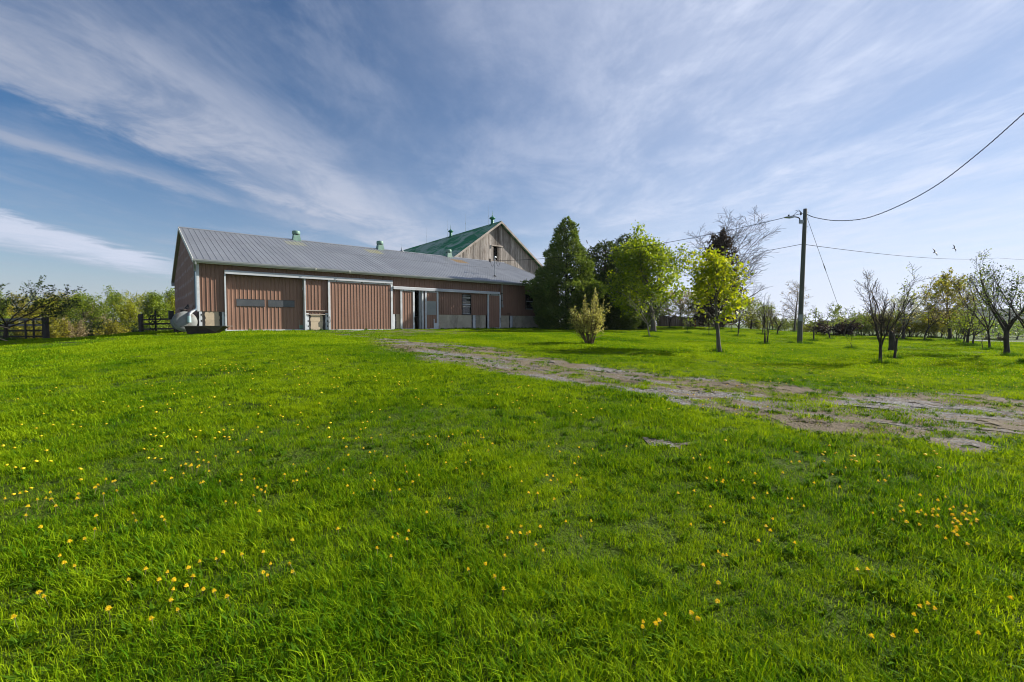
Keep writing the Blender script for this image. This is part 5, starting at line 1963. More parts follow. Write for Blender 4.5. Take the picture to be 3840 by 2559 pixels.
make_tree('orchard_tree', 'slim leaning orchard tree second along the right row', 'tree', 3613, 1291, 30.0, 1145, 80, 'fork', 'bark', 'lf_spring', 0.085, per_m=6, lsize=0.085, cap=1700, seed=44, lean=(0.12, 0), group=OG)
make_tree('orchard_tree', 'upright orchard tree with fresh tufts of leaf along the right row', 'tree', 3626, 1295, 28.5, 1110, 95, 'leader', 'bark', 'lf_spring', 0.085, per_m=7, lsize=0.09, cap=2000, seed=45, n=(12, 6, 4), group=OG)
make_tree('orchard_tree', 'gnarled pruned orchard tree before the far hill', 'tree', 3648, 1298, 28.0, 1150, 115, 'fork', 'bark', 'lf_spring', 0.11, per_m=5, lsize=0.085, cap=1700, seed=46, n=(5, 7, 4), group=OG)
make_tree('sapling', 'thin young tree left of the fan-shaped leafless tree', 'tree', 3688, 1313, 24.0, 1190, 60, 'fork', 'bark', 'lf_spring', 0.035, per_m=2.5, lsize=0.07, cap=260, seed=47, n=(3, 5, 3), lean=(-0.25, 0), group=OG)
make_tree('bare_tree', 'fan-shaped leafless tree left of the big dark trunk', 'tree', 3712, 1312, 24.5, 980, 150, 'fork', 'bark', None, 0.115, seed=48, n=(7, 12, 9), k=(5, 9, 6, 4), ang=((34, 26), (36, 26), (38, 30)), up=(0.03, 0.10, 0.08, 0.05), lean=(-0.12, 0), ratio=(2.4, 0.42, 0.42), group=OG)
make_tree('orchard_tree', 'big dark-trunked tree with small leaves near the right edge', 'tree', 3775, 1336, 20.0, 905, 235, 'fork', 'bark', 'lf_apple', 0.22, per_m=8, lsize=0.075, cap=8000, seed=49, n=(6, 11, 9), k=(5, 9, 7, 4), ang=((36, 26), (38, 28), (42, 34)),
          up=(0.03, 0.09, 0.07, 0.04), ratio=(2.3, 0.42, 0.42), skirt=0.34, lean=(0.10, 0))
make_tree('orchard_tree', 'leafy tree cut off by the right edge, its trunk base just showing', 'tree', 3862, 1364, 16.5, 960, 220, 'fork', 'bark', 'lf_darkgreen', 0.17, per_m=6, lsize=0.08, cap=4200, seed=50, n=(5, 9, 6), skirt=0.4, lean=(0.1, 0))

# --- thicket behind the orchard, bush by bush
TG = 'thicket bushes behind the orchard'
TH_L = [(3232, 1268, 43, 1185, 70, 'lf_spring', 'pale green bush at the left end of the yellow thicket'),
        (3272, 1270, 44, 1172, 80, 'lf_olive', 'olive bush behind the nearest leafless tree'),
        (3322, 1271, 44, 1165, 80, 'lf_spring', 'yellow-green bush behind the nearest leafless tree'),
        (3358, 1272, 45, 1190, 70, 'lf_tan', 'tan bush left of the white-blossomed tree trunk'),
        (3410, 1273, 44, 1168, 80, 'lf_yellow', 'golden bush right of the white-blossomed tree trunk'),
        (3440, 1274, 46, 1180, 80, 'lf_olive', 'dull olive bush left of the bronze-budded tree trunk'),
        (3492, 1275, 44, 1172, 80, 'lf_yellow', 'yellow bush right of the bronze-budded tree'),
        (3525, 1276, 45, 1165, 80, 'lf_buff', 'buff bush left of the yellow-green tree trunk'),
        (3590, 1278, 46, 1175, 80, 'lf_spring', 'fresh green bush right of the yellow-green tree trunk'),
        (3180, 1262, 47, 1200, 70, 'lf_buff', 'pale buff bush between purple bush and yellow thicket')]
for i, (px, py, Y, tp, w, lf, lab) in enumerate(TH_L):
    make_tree('thicket_bush', lab, 'bush', px, py, Y, tp, w, 'shrub', 'bark', lf, 0.028, per_m=16, lsize=0.13, spread=0.10, cap=3200, seed=60 + i, stems=12, stem_spread=0.7, stem_base=0.25, group=TG, skirt=0.0, n=(8, 4))

# --- backdrop of trees behind the lawn centre
BG = [(2400, 1236, 58, 1100, 150, 'lf_darkgreen', 'leader', 'dark tree behind the shaded cedar and maple trunk'),
      (2470, 1236, 60, 1080, 130, 'lf_apple', 'leader', 'grey-green tree behind the maple trunk'),
      (2555, 1234, 62, 1085, 140, 'lf_tan', 'leader', 'brown-budded tree behind the board fence'),
      (2625, 1234, 62, 1092, 130, 'lf_olive', 'leader', 'olive tree behind the dead spruce on its left'),
      (2770, 1237, 60, 1100, 130, 'lf_olive', 'leader', 'olive tree behind the leaning blossom tree'),
      (2815, 1239, 62, 1125, 130, 'lf_spring', 'leader', 'yellow-green tree left of the bare clump'),
      (2850, 1242, 66, 1160, 110, 'lf_olive', 'shrub', 'low olive bush behind the clump of bare stems'),
      (2945, 1246, 60, 1185, 90, 'lf_apple', 'shrub', 'grey-green bush left of the utility pole foot'),
      (2720, 1236, 64, 1120, 110, 'lf_tan', 'shrub', 'tan scrub behind the dead spruce trunk'),
      (3020, 1250, 64, 1195, 90, 'lf_olive', 'shrub', 'olive scrub right of the utility pole foot'),
      (2398, 1238, 57, 1165, 110, 'lf_darkgreen', 'shrub', 'dark scrub left of the pale-barked sapling'),
      (2458, 1237, 58, 1175, 90, 'lf_olive', 'shrub', 'olive scrub right of the large maple trunk'),
      (2660, 1236, 66, 1140, 110, 'lf_darkgreen', 'shrub', 'dark green scrub left of the dead spruce trunk')]
for i, (px, py, Y, tp, w, lf, pre, lab) in enumerate(BG):
    make_tree('backdrop_tree' if pre == 'leader' else 'scrub_bush', lab, 'tree' if pre == 'leader' else 'bush', px, py, Y, tp, w, pre, 'bark', lf, 0.14 if pre == 'leader' else 0.03,
              per_m=9 if pre == 'leader' else 14, lsize=0.17, spread=0.16, cap=4500, seed=80 + i, stems=1 if pre == 'leader' else 9, stem_spread=0.8, stem_base=0.3, group='trees behind the lawn', skirt=0.0, tuft=False)

# --- far bushes and trees on the right, before the hill
FB = [(3655, 1246, 120, 1192, 130, 'lf_green', 'round green far tree left of the big dark trunk'),
      (3700, 1248, 130, 1200, 120, 'lf_darkgreen', 'dark far tree behind the fan-shaped leafless tree'),
      (3745, 1247, 125, 1196, 120, 'lf_green', 'green far tree just left of the big dark trunk'),
      (3815, 1246, 110, 1188, 150, 'lf_green', 'large round far tree at the right edge'),
      (3860, 1247, 118, 1180, 130, 'lf_spring', 'bright far tree cut off by the right edge'),
      (3775, 1248, 150, 1205, 110, 'lf_darkgreen', 'small dark far tree behind the big dark trunk')]
for i, (px, py, Y, tp, w, lf, lab) in enumerate(FB):
    b_ = at(px, py, Y)
    make_tree('far_tree', lab, 'tree', px, py, Y, tp, w, 'leader', 'bark', lf, 0.2, per_m=2.2, lsize=0.42, spread=0.4, cap=1300, seed=100 + i, n=(14, 6, 3), t0=(0.1, 0.2, 0.2), group='far trees before the hill',
              tuft=False, H=4.4 + 0.5 * (i % 3), Wd=w * Y / F * 0.8)
make_tree('brush_pile', 'low bare bramble bush in the field left of the big dark trunk', 'bush', 3730, 1276, 40, 1258, 48, 'shrub', 'bark', 'lf_purple', 0.02, per_m=6, lsize=0.07, cap=500, seed=120, stems=14, stem_spread=1.2, stem_base=0.3)

# --- treeline on the left, below the brow
LT = [(-40, 1110, 90, 'lf_wood_green', 1.0, 'mid green tree behind the left fence, cut by the left edge'),
      (60, 1120, 120, 'lf_wood_olive', 1.0, 'olive tree behind the left fence and gnarled tree'),
      (150, 1122, 120, 'lf_wood_lime', 1.0, 'bright yellow-green tree behind the left fence post'),
      (232, 1112, 112, 'lf_wood_olive', 1.0, 'tall olive-brown tree second right of the left fence post'),
      (330, 1112, 112, 'lf_wood_green', 1.0, 'rounded fresh green tree in the middle of the left treeline'),
      (384, 1150, 80, 'lf_tan', 0.7, 'low brownish tree between the two greenest left trees'),
      (432, 1094, 88, 'lf_wood_green', 1.0, 'tallest green tree of the left treeline'),
      (478, 1140, 70, 'lf_wood_lime', 0.9, 'yellow-green tree right of the tallest left tree'),
      (514, 1112, 76, 'lf_wood_lime', 0.5, 'thin pale-trunked tree with sparse leaves in the left treeline'),
      (556, 1160, 70, 'lf_darkgreen', 1.0, 'dark tree behind the gate post'),
      (590, 1115, 80, 'lf_wood_green', 1.0, 'airy green tree behind the gate'),
      (628, 1125, 78, 'lf_wood_lime', 1.0, 'yellow-green tree closest to the barn gable'),
      (655, 1104, 50, 'lf_wood_green', 1.0, 'green treetop half hidden by the barn gable')]
for i, (px, tp, w, lf, dens, lab) in enumerate(LT):
    Y = 66 + (i * 37 % 16)
    x_ = at(px, 1200, Y)[0]
    zb = gz(x_, Y)
    zt = at(px, tp, Y)[2]
    make_tree('treeline_tree', lab, 'tree', px, 1300, Y, tp, w, 'leader', 'bark' if i != 8 else 'bark_pale', lf, 0.17, per_m=17 * dens, lsize=0.19, spread=0.22, cap=int(11500 * dens), seed=130 + i,
              n=(26, 8, 5), t0=(0.08, 0.2, 0.2), group='treeline behind the left fence', tuft=False, loc=(x_, Y), H=(zt - zb) * 1.10, Wd=w * Y / F * 1.15)
LB = [(120, 1200, 110, 'lf_wood_olive', 'olive undergrowth behind the left fence rails'), (200, 1185, 110, 'lf_wood_olive', 'olive undergrowth right of the left fence post'),
      (270, 1190, 50, 'lf_tan', 'pale bare-twigged bush below the olive-brown tree'), (300, 1215, 60, 'lf_buff', 'pale small bush at the foot of the left treeline'),
      (355, 1180, 110, 'lf_darkgreen', 'dark undergrowth below the rounded green tree'), (415, 1200, 90, 'lf_wood_olive', 'olive undergrowth below the tallest left tree'),
      (446, 1232, 40, 'lf_tan', 'pale bare bush at the brow left of the gate'), (500, 1195, 90, 'lf_darkgreen', 'dark undergrowth left of the gate post'),
      (545, 1190, 80, 'lf_wood_lime', 'yellow-green undergrowth behind the gate post'), (610, 1180, 90, 'lf_wood_green', 'green undergrowth behind the gate rails'),
      (30, 1195, 120, 'lf_darkgreen', 'dark undergrowth behind the gnarled tree on the left edge'), (218, 1245, 50, 'lf_buff', 'low pale bush beside the left fence post')]
for i, (px, tp, w, lf, lab) in enumerate(LB):
    Y = 58 + (i * 29 % 9)
    x_ = at(px, 1200, Y)[0]
    zb = gz(x_, Y)
    zt = at(px, tp, Y)[2]
    make_tree('undergrowth_bush', lab, 'bush', px, 1300, Y, tp, w, 'shrub', 'bark_grey' if lf in ('lf_tan', 'lf_buff') else 'bark', lf, 0.03, per_m=16, lsize=0.18, spread=0.16, cap=4500, seed=160 + i, stems=12,
              stem_spread=0.55, stem_base=0.25, group='undergrowth of the left treeline', tuft=False, loc=(x_, Y), H=max(0.8, zt - zb), Wd=w * Y / F, skirt=0.0, n=(8, 4))

# --- old apple tree at the left edge, wind-swept to the right
ap = make_tree('orchard_tree', 'gnarled tree with dark tangled branches at the left edge', 'tree', 20, 1272, 27.0, 985, 380, 'fork', 'bark', 'lf_darkgreen', 0.20, per_m=8, lsize=0.10, spread=0.05, cap=5200, seed=181,
               n=(9, 13, 8), k=(5, 9, 7, 4), ang=((62, 48), (44, 30), (42, 34)), up=(0.03, 0.055, 0.05, 0.03), ratio=(2.6, 0.42, 0.42), skirt=0.12, H=4.3, Wd=5.6, lean=(-0.10, 0.0))
for a_, b_, r_ in (((-0.6, -1.0, 0.55), (1.6, -1.2, 0.02), 0.03), ((-1.4, -0.9, 1.25), (1.55, -1.1, 0.78), 0.035)):
    pts = [tuple(np.array(a_) * (1 - t) + np.array(b_) * t + np.array([0, 0, 0.06 * math.sin(3 * t)])) for t in np.linspace(0, 1, 6)]
    MB().tube(pts, [r_, r_, r_ * 0.9, r_ * 0.9, r_ * 0.8, r_ * 0.7], 6).build('sawn_branch', M['cut_wood'], ap)
# ------------------------------------------------------------------ fences, tank, trough, pole, wires, birds
def build_rail_fence():
    Y = 29.6
    b = at(173, 1272, Y)
    root = empty('rail_fence', (b[0], Y, gz(b[0], Y)))
    tag(root, 'weathered board rail fence under the gnarled tree on the left', 'fence')
    k = Y / F
    MB().box(-0.13, 0.13, -0.11, 0.11, -0.3, 1.43).build('post', M['post'], root)
    for i, (yy, m_) in enumerate(((1198, 'rail_pale'), (1219, 'rail_pale'), (1240, 'post'), (1262, 'post'))):
        h = (1272 - yy) * k
        w = 0.14 - 0.01 * i
        MB().bar((-4.2, 0.02, h - 0.02), (-0.135, 0.02, h), 0.04, w).build('rail', M[m_], root)
    for px in (99, 130, 30):
        x = (px - 173) * k
        MB().box(x - 0.05, x + 0.05, -0.055, -0.005, -0.2, 1.22).build('stile', M['post'], root)
    MB().box(-4.5, -4.22, -0.1, 0.1, -0.3, 1.4).build('post', M['post'], root)


def build_gate():
    Y = 31.0
    b = at(530, 1253, Y)
    root = empty('farm_gate', (b[0], Y, gz(b[0], Y)))
    tag(root, 'dark wooden gate between a post and the white tank', 'gate')
    k = Y / F
    MB().box(-0.10, 0.10, -0.1, 0.1, -0.3, 1.36).build('post', M['post'], root)
    for yy in (1200, 1217, 1236):
        h = (1253 - yy) * k
        MB().bar((0.105, 0, h), (2.6, 0, h + 0.06), 0.04, 0.11).build('rail', M['post'], root)
    x = (587 - 530) * k
    MB().box(x - 0.05, x + 0.05, -0.06, -0.022, -0.2, 1.6).build('stile', M['post'], root)
    MB().box(2.45, 2.6, -0.07, -0.022, -0.2, 1.3).build('stile', M['post'], root)
    h = empty('hose', (b[0] + x, Y - 0.12, root.location.z))
    tag(h, 'coiled black hose hung on the wooden gate', 'hose')
    for cx_, cz, rx, rz in ((0.12, 1.05, 0.30, 0.24), (-0.18, 0.92, 0.20, 0.30), (-0.15, 0.55, 0.19, 0.28)):
        pts = [(cx_ + rx * math.cos(t), 0.02 * math.sin(3 * t), cz + rz * math.sin(t)) for t in np.linspace(0, 2 * math.pi, 22)]
        MB().tube(pts, 0.030, 6).build('coil', M['rubber'], h)
    MB().tube([(-0.28, 0, 1.24), (0.0, 0, 1.25), (0.30, 0, 1.17)], 0.028, 6).build('loose_end', M['rubber'], h)


def build_tank():
    Y = 23.8
    b = at(693, 1240, Y)
    z = gz(b[0], Y)
    root = empty('steel_tank', (b[0], Y + 0.05, z - 0.02), R(41))
    tag(root, 'rust-streaked white steel tank lying by the barn corner', 'tank')
    RR = 0.53
    # lies along local y, near end at y=0
    prof = [(0.03, -0.085), (0.20, -0.075), (0.36, -0.05), (0.48, -0.01), (RR, 0.05)]
    m_ = MB().lathe(prof, 40, (0, 0, RR + 0.08), 'y')
    m_.build('end_cap', M['tank'], root, True)
    MB().lathe([(RR, 0.02), (RR + 0.012, 0.04), (RR + 0.012, 0.12), (RR, 0.14), (RR, 1.5), (RR * 0.9, 1.58), (0.3, 1.66), (0.02, 1.68)], 40, (0, 0, RR + 0.08), 'y').build('shell', M['tank'], root, True)
    MB().lathe([(0.15, 0.0), (0.15, 0.12), (0.19, 0.12), (0.19, 0.16), (0.02, 0.17)], 16, (0, 0.55, 2 * RR + 0.04)).build('manhole', M['rusty'], root)
    MB().add([(-0.05, 0.35, 2 * RR + 0.2), (0.25, 0.45, 2 * RR + 0.26), (0.22, 0.75, 2 * RR + 0.52), (0.1, 0.7, 2 * RR + 0.24)], [(0, 1, 2), (0, 2, 3), (0, 3, 1), (1, 3, 2)]).build('hatch_lid', M['rubber'], root)
    MB().tube([(0.32, 0.3, 2 * RR - 0.1), (0.42, 0.32, 2 * RR + 0.42)], 0.03, 6).build('pipe_stub', M['rusty'], root)
    for y in (0.25, 1.2):
        MB().box(-0.4, 0.4, y, y + 0.15, -0.05, 0.2).build('cradle', M['rusty'], root)
    MB().box(-0.62, -0.40, 0.9, 1.3, 0.75, 1.2).build('pump_box', M['rubber'], root)


def build_trough():
    Y = 22.9
    a = at(697, 1240, Y)
    z = gz(a[0] + 0.9, Y) - 0.02
    root = empty('steel_trough', (a[0], Y - 0.1, z), R(9))
    tag(root, 'dark rusty steel trough with a wide rim before the white tank', 'trough')
    L_, H_, D_ = 1.86, 0.42, 0.62
    # trapezoid sides: left end steep, right end raked
    def sec(y0, y1, inset):
        return [(0.10 + inset, y0, 0.0), (L_ - 0.62, y0, 0.0), (L_ - 0.06, y0, H_), (0.0, y0, H_)]
    A = [(0.10, 0.10, 0.0), (L_ - 0.60, 0.10, 0.0), (L_, 0.0, H_), (0.0, 0.0, H_)]
    B = [(0.10, D_ - 0.10, 0.0), (L_ - 0.60, D_ - 0.10, 0.0), (L_, D_, H_), (0.0, D_, H_)]
    t = 0.03
    Ai = [(0.14, 0.13, t), (L_ - 0.62, 0.13, t), (L_ - 0.05, t, H_), (0.04, t, H_)]
    Bi = [(0.14, D_ - 0.13, t), (L_ - 0.62, D_ - 0.13, t), (L_ - 0.05, D_ - t, H_), (0.04, D_ - t, H_)]
    V = A + B + Ai + Bi
    Fq = [(0, 1, 2, 3), (5, 4, 7, 6), (1, 5, 6, 2), (4, 0, 3, 7), (0, 4, 5, 1), (8, 11, 10, 9), (13, 14, 15, 12), (9, 10, 14, 13), (12, 15, 11, 8), (8, 9, 13, 12)]
    mesh_obj('body', V, Fq, M['rusty'], root)
    rim = MB()
    rim.box(-0.14, L_ + 0.12, -0.10, 0.03, H_, H_ + 0.035)
    rim.box(-0.14, L_ + 0.12, D_ - 0.03, D_ + 0.10, H_, H_ + 0.035)
    rim.box(-0.14, 0.05, 0.031, D_ - 0.031, H_, H_ + 0.035)
    rim.box(L_ - 0.06, L_ + 0.12, 0.031, D_ - 0.031, H_, H_ + 0.035)
    rim.build('rim', M['rust_rim'], root)
    # folded corner plate that braces the raked end
    MB().add([(L_ - 0.95, -0.005, H_ - 0.01), (L_ - 0.08, -0.02, H_ - 0.01), (L_ - 0.42, 0.055, 0.13), (L_ - 0.95, 0.012, H_ - 0.03), (L_ - 0.08, -0.008, H_ - 0.03), (L_ - 0.42, 0.075, 0.12)],
             [(0, 1, 2), (5, 4, 3), (0, 3, 4, 1), (1, 4, 5, 2), (2, 5, 3, 0)]).build('corner_plate', M['rust_rim'], root)


def catmull(pts, n=14):
    pts = [np.array(p, float) for p in pts]
    P = [2 * pts[0] - pts[1]] + pts + [2 * pts[-1] - pts[-2]]
    out = []
    for i in range(1, len(P) - 2):
        for t in np.linspace(0, 1, n, endpoint=False):
            a, b, c, d = P[i - 1], P[i], P[i + 1], P[i + 2]
            out.append(0.5 * ((2 * b) + (-a + c) * t + (2 * a - 5 * b + 4 * c - d) * t * t + (-a + 3 * b - 3 * c + d) * t ** 3))
    out.append(pts[-1])
    return out


def build_pole():
    Y = 26.0
    b = at(2998, 1290, Y)
    z = gz(b[0], Y)
    tp = at(3020, 784, Y)
    root = empty('utility_pole', (b[0], Y, z))
    tag(root, 'leaning wooden utility pole with a street lamp on the lawn', 'utility pole')
    ht = tp[2] - z
    dx = tp[0] - b[0]
    pts = [(dx * t, 0, -0.4 * (1 - t) * (t == 0) + ht * t) for t in np.linspace(0, 1, 9)]
    MB().tube(pts, list(np.linspace(0.135, 0.100, 9)), 14).build('pole_shaft', M['pole'], root, True)

    def up(f, ox=0, oy=0):
        return (dx * f + ox, oy, ht * f)
    # lamp bracket and head
    zb = 0.905
    lamp = empty('lamp', (0, 0, 0)); lamp.parent = root
    x0, _, z0 = up(zb)
    MB().box(x0 - 0.30, x0 - 0.10, -0.06, 0.06, z0 - 0.09, z0 + 0.10).build('lamp_bracket', M['galv'], lamp)
    arm = catmull([(x0 - 0.26, 0, z0 + 0.02), (x0 - 0.32, 0, z0 + 0.20), (x0 - 0.48, 0, z0 + 0.27), (x0 - 0.66, 0, z0 + 0.28)], 5)
    MB().tube(arm, 0.032, 8).build('lamp_arm', M['iron'], lamp)
    MB().add([(x0 - 0.62, -0.06, z0 + 0.24), (x0 - 0.62, 0.06, z0 + 0.24), (x0 - 0.62, 0.06, z0 + 0.33), (x0 - 0.62, -0.06, z0 + 0.33),
              (x0 - 0.80, -0.12, z0 + 0.21), (x0 - 0.80, 0.12, z0 + 0.21), (x0 - 0.80, 0.10, z0 + 0.33), (x0 - 0.80, -0.10, z0 + 0.33),
              (x0 - 1.18, -0.12, z0 + 0.24), (x0 - 1.18, 0.12, z0 + 0.24), (x0 - 1.15, 0.10, z0 + 0.275), (x0 - 1.15, -0.10, z0 + 0.275)],
             [(0, 1, 2, 3), (0, 4, 5, 1), (1, 5, 6, 2), (2, 6, 7, 3), (3, 7, 4, 0), (4, 8, 9, 5), (5, 9, 10, 6), (6, 10, 11, 7), (7, 11, 8, 4), (8, 11, 10, 9)]).build('lamp_head', M['galv'], lamp)
    MB().lathe([(0.045, 0.0), (0.045, 0.09), (0.01, 0.10)], 10, (x0 - 0.92, 0, z0 + 0.31)).build('photocell', M['iron'], lamp)
    # fittings
    MB().box(-0.12 + up(0.6)[0] * 0 + dx * 0.2 - 0.09, dx * 0.2 + 0.04, -0.150, -0.130, ht * 0.17, ht * 0.22).build('number_plate', M['galv'], root)
    xt, _, zt = up(0.965)
    MB().lathe([(0.03, -0.08), (0.05, -0.04), (0.03, 0.0), (0.05, 0.04), (0.03, 0.08)], 10, (xt - 0.24, 0, zt)).build('insulator', M['iron'], root)
    MB().bar((xt - 0.24, 0, zt), (xt - 0.1, 0, zt), 0.03, 0.03).build('insulator_arm', M['galv'], root)
    for f in (0.975, 0.94, 0.83, 0.87):
        xx, _, zz = up(f)
        MB().tube([(xx + 0.1, 0, zz), (xx + 0.20, 0, zz)], 0.012, 5).build('bolt', M['galv'], root)
    wtop = np.array([b[0] + xt, Y, z + zt])
    # drop wires that belong to the fittings
    MB().tube(catmull([(xt - 0.24, 0, zt + 0.08), (xt - 0.40, 0, zt + 0.14), (xt - 0.62, 0, zt - 0.05), (xt - 0.80, 0, zt - 0.26)], 6), 0.012, 5).build('drop_wire', M['cable'], root)
    MB().tube(catmull([(xt - 0.24, 0, zt + 0.08), (xt - 0.36, 0, zt + 0.20), (xt - 0.55, 0, zt + 0.16)], 5), 0.012, 5).build('drop_wire', M['cable'], root)

    def wire(name, label, pts, r, n=5):
        o = MB().tube(pts, r, n, True).build(name, M['cable'], None, True)
        tag(o, label, 'wire')
        return o
    # to the barn mast: a slack span
    A = wtop + np.array([-0.24, 0, 0])
    B = MAST_W
    pts = [A * (1 - t) + B * t - np.array([0, 0, 4 * 0.62 * t * (1 - t)]) for t in np.linspace(0, 1, 40)]
    wire('service_wire', 'slack service wire from the pole to the barn mast', pts, 0.016)
    # heavy twisted cable that swings up over the right edge
    P0 = wtop + np.array([0.05, 0, -0.02])
    P1 = np.array([20.5, 4.0])
    tr = []
    for px, py in ((3060, 817), (3140, 828), (3250, 818), (3380, 768), (3520, 690), (3680, 566), (3840, 425), (4050, 240)):
        r = pix_dir(px, py)
        # meet the vertical plane through pole and next pole
        dd = P1 - P0[:2]
        M2 = np.array([[r[0], -dd[0]], [r[1], -dd[1]]])
        s, t = np.linalg.solve(M2, P0[:2])
        tr.append((r[0] * s, r[1] * s, EYE + r[2] * s))
    path = catmull([P0] + tr, 10)
    root_c = empty('power_cable', P0)
    tag(root_c, 'heavy twisted power cable rising from the pole over the right edge', 'cable')
    rel = [p - P0 for p in path]
    MB().tube(rel, 0.015, 6).build('strand', M['cable'], root_c, True)
    sp = []
    for i in range(len(rel) - 1):
        for q in range(6):
            t = q / 6
            c = rel[i] * (1 - t) + rel[i + 1] * t
            ph = (i * 6 + q) * 0.9
            sp.append(c + np.array([0.019 * math.cos(ph), 0, 0.019 * math.sin(ph)]))
    MB().tube(sp, 0.010, 4).build('strand', M['cable'], root_c, True)
    # guy wire
    g = at(3186, 1262, 36.0)
    gzv = gz(g[0], 36.0)
    a = np.array([b[0] + up(0.935)[0] + 0.12, Y, z + up(0.935)[2]])
    e = np.array([g[0], 36.0, gzv])
    root_g = empty('guy_wire', e)
    tag(root_g, 'thin guy wire with insulator slanting from the pole to the ground', 'wire')
    MB().tube([a - e, np.zeros(3)], 0.011, 5).build('strand', M['cable'], root_g)
    for t0, t1 in ((0.30, 0.37),):
        p, q = (a * (1 - t0) + e * t0) - e, (a * (1 - t1) + e * t1) - e
        MB().tube([p, (p + q) / 2, q], [0.012, 0.03, 0.012], 6).build('insulator', M['iron'], root_g)
    # telephone line crossing behind
    f = up(0.745)
    c = np.array([b[0] + f[0], Y + 0.16, z + f[2]])
    L1 = at(2560, 975, 58)
    Rr = at(3740, 968, 62)
    Rr2 = at(3980, 985, 66)
    pts = [c * (1 - t) + L1 * t - np.array([0, 0, 4 * 0.25 * t * (1 - t)]) for t in np.linspace(0, 1, 20)]
    wire('telephone_wire', 'thin telephone wire running left from the middle of the pole', pts, 0.014)
    pts = [c * (1 - t) + Rr * t - np.array([0, 0, 4 * 0.45 * t * (1 - t)]) for t in np.linspace(0, 1, 24)] + [Rr2]
    wire('telephone_wire', 'thin telephone wire running right from the pole past the birds', pts, 0.015)
    TUFTS.append((b[0], Y, 0.35))


def build_birds():
    def bird(px, py, Y, span, yaw, roll, lab):
        p = at(px, py, Y)
        root = empty('bird', p, yaw)
        tag(root, lab, 'bird')
        root.rotation_euler = (roll, R(-18), yaw)
        # one skin: body, head, tail and both wings
        prof = [(-0.30, 0.005, 0.07), (-0.18, 0.02, 0.05), (-0.10, 0.05, 0.05), (0.02, 0.06, 0.06), (0.12, 0.05, 0.05), (0.18, 0.035, 0.035), (0.23, 0.028, 0.028), (0.27, 0.008, 0.008)]
        V, Fq = [], []
        n = 10
        for x, rz, ry in prof:
            for j in range(n):
                t = 2 * math.pi * j / n
                V.append((x, ry * math.cos(t), rz * math.sin(t)))
        for i in range(len(prof) - 1):
            for j in range(n):
                Fq.append((i * n + j, (i + 1) * n + j, (i + 1) * n + (j + 1) % n, i * n + (j + 1) % n))
        Fq.append(tuple(range(n)))
        Fq.append(tuple((len(prof) - 1) * n + j for j in range(n - 1, -1, -1)))
        for s in (-1, 1):
            k = len(V)
            st = [(0.12, -0.07, 0.03, 0.02), (0.14, -0.08, 0.24, 0.10), (0.05, -0.10, 0.46, 0.12), (-0.06, -0.12, 0.60, 0.08)]
            for xf, xr, yy, zz in st:
                V += [(xf, s * yy, zz + 0.008), (xr, s * yy, zz + 0.006), (xr, s * yy, zz - 0.004), (xf, s * yy, zz - 0.006)]
            for i in range(len(st) - 1):
                for j in range(4):
                    f = (k + i * 4 + j, k + i * 4 + (j + 1) % 4, k + (i + 1) * 4 + (j + 1) % 4, k + (i + 1) * 4 + j)
                    Fq.append(f if s > 0 else f[::-1])
            Fq.append((k + 12, k + 13, k + 14, k + 15))
        V = [tuple(c * span for c in v) for v in V]
        mesh_obj('body', V, Fq, M['bird'], root, True)
    bird(3505, 947, 30, 0.46, R(10), R(72), 'black bird flying just above the telephone wire')
    bird(3578, 931, 32, 0.44, R(8), R(82), 'black bird higher in the sky near the right edge')
    bird(2201, 908, 40, 0.30, R(5), R(75), 'small bird in the sky beside the tall cedar')


def build_small():
    # board fence and posts at the back of the lawn
    Y = 53.0
    b = at(2470, 1232, Y)
    root = empty('board_fence', (b[0], Y, gz(b[0], Y)))
    tag(root, 'grey-brown board fence at the back of the lawn', 'fence')
    x = 0.0
    i = 0
    while x < 7.2:
        w = 0.26
        h = 1.15 + 0.12 * random.random()
        zz = gz(b[0] + x, Y) - root.location.z
        MB().box(x, x + w - 0.012, -0.012, 0.012, zz - 0.2, zz + h).build('board', M['fence_board'], root)
        x += w
        i += 1
    for h in (0.35, 0.95):
        MB().box(0, 7.2, 0.014, 0.06, h, h + 0.09).build('rail', M['post'], root)
    p = at(2607, 1231, 49)
    o = MB().box(-0.06, 0.06, -0.06, 0.06, -0.2, 1.3).build('post', simple_mat('faded_red_paint', (0.17, 0.045, 0.035), (0.11, 0.035, 0.03), 4, 0.8), None)
    o.name = 'marker_post'
    o.location = (p[0], 49, gz(p[0], 49))
    tag(o, 'dull red post left of the young maple trunk', 'post')
    # sawn stump with a leaning board, beside the forked tree
    p = at(3345, 1303, 21.5)
    st = empty('stump', (p[0], 21.5, gz(p[0], 21.5)))
    tag(st, 'dark tall stump beside the forked leaning tree', 'stump')
    MB().tube([(0, 0, -0.1), (0.01, 0, 0.2), (-0.02, 0, 0.62), (-0.06, 0.0, 0.86), (-0.10, 0, 0.98)], [0.19, 0.14, 0.12, 0.10, 0.05], 10).build('trunk', M['bark'], st, True)
    MB().bar((0.14, 0, 0.02), (0.10, -0.03, 0.42), 0.10, 0.03, (0, 1, 0)).build('split_face', M['cut_wood'], st)
    MB().bar((0.16, 0.0, 0.35), (0.24, 0.0, 0.0), 0.05, 0.05).build('root_flare', M['bark'], st)


build_rail_fence()
build_gate()
build_tank()
build_trough()
build_pole()
build_birds()
build_small()
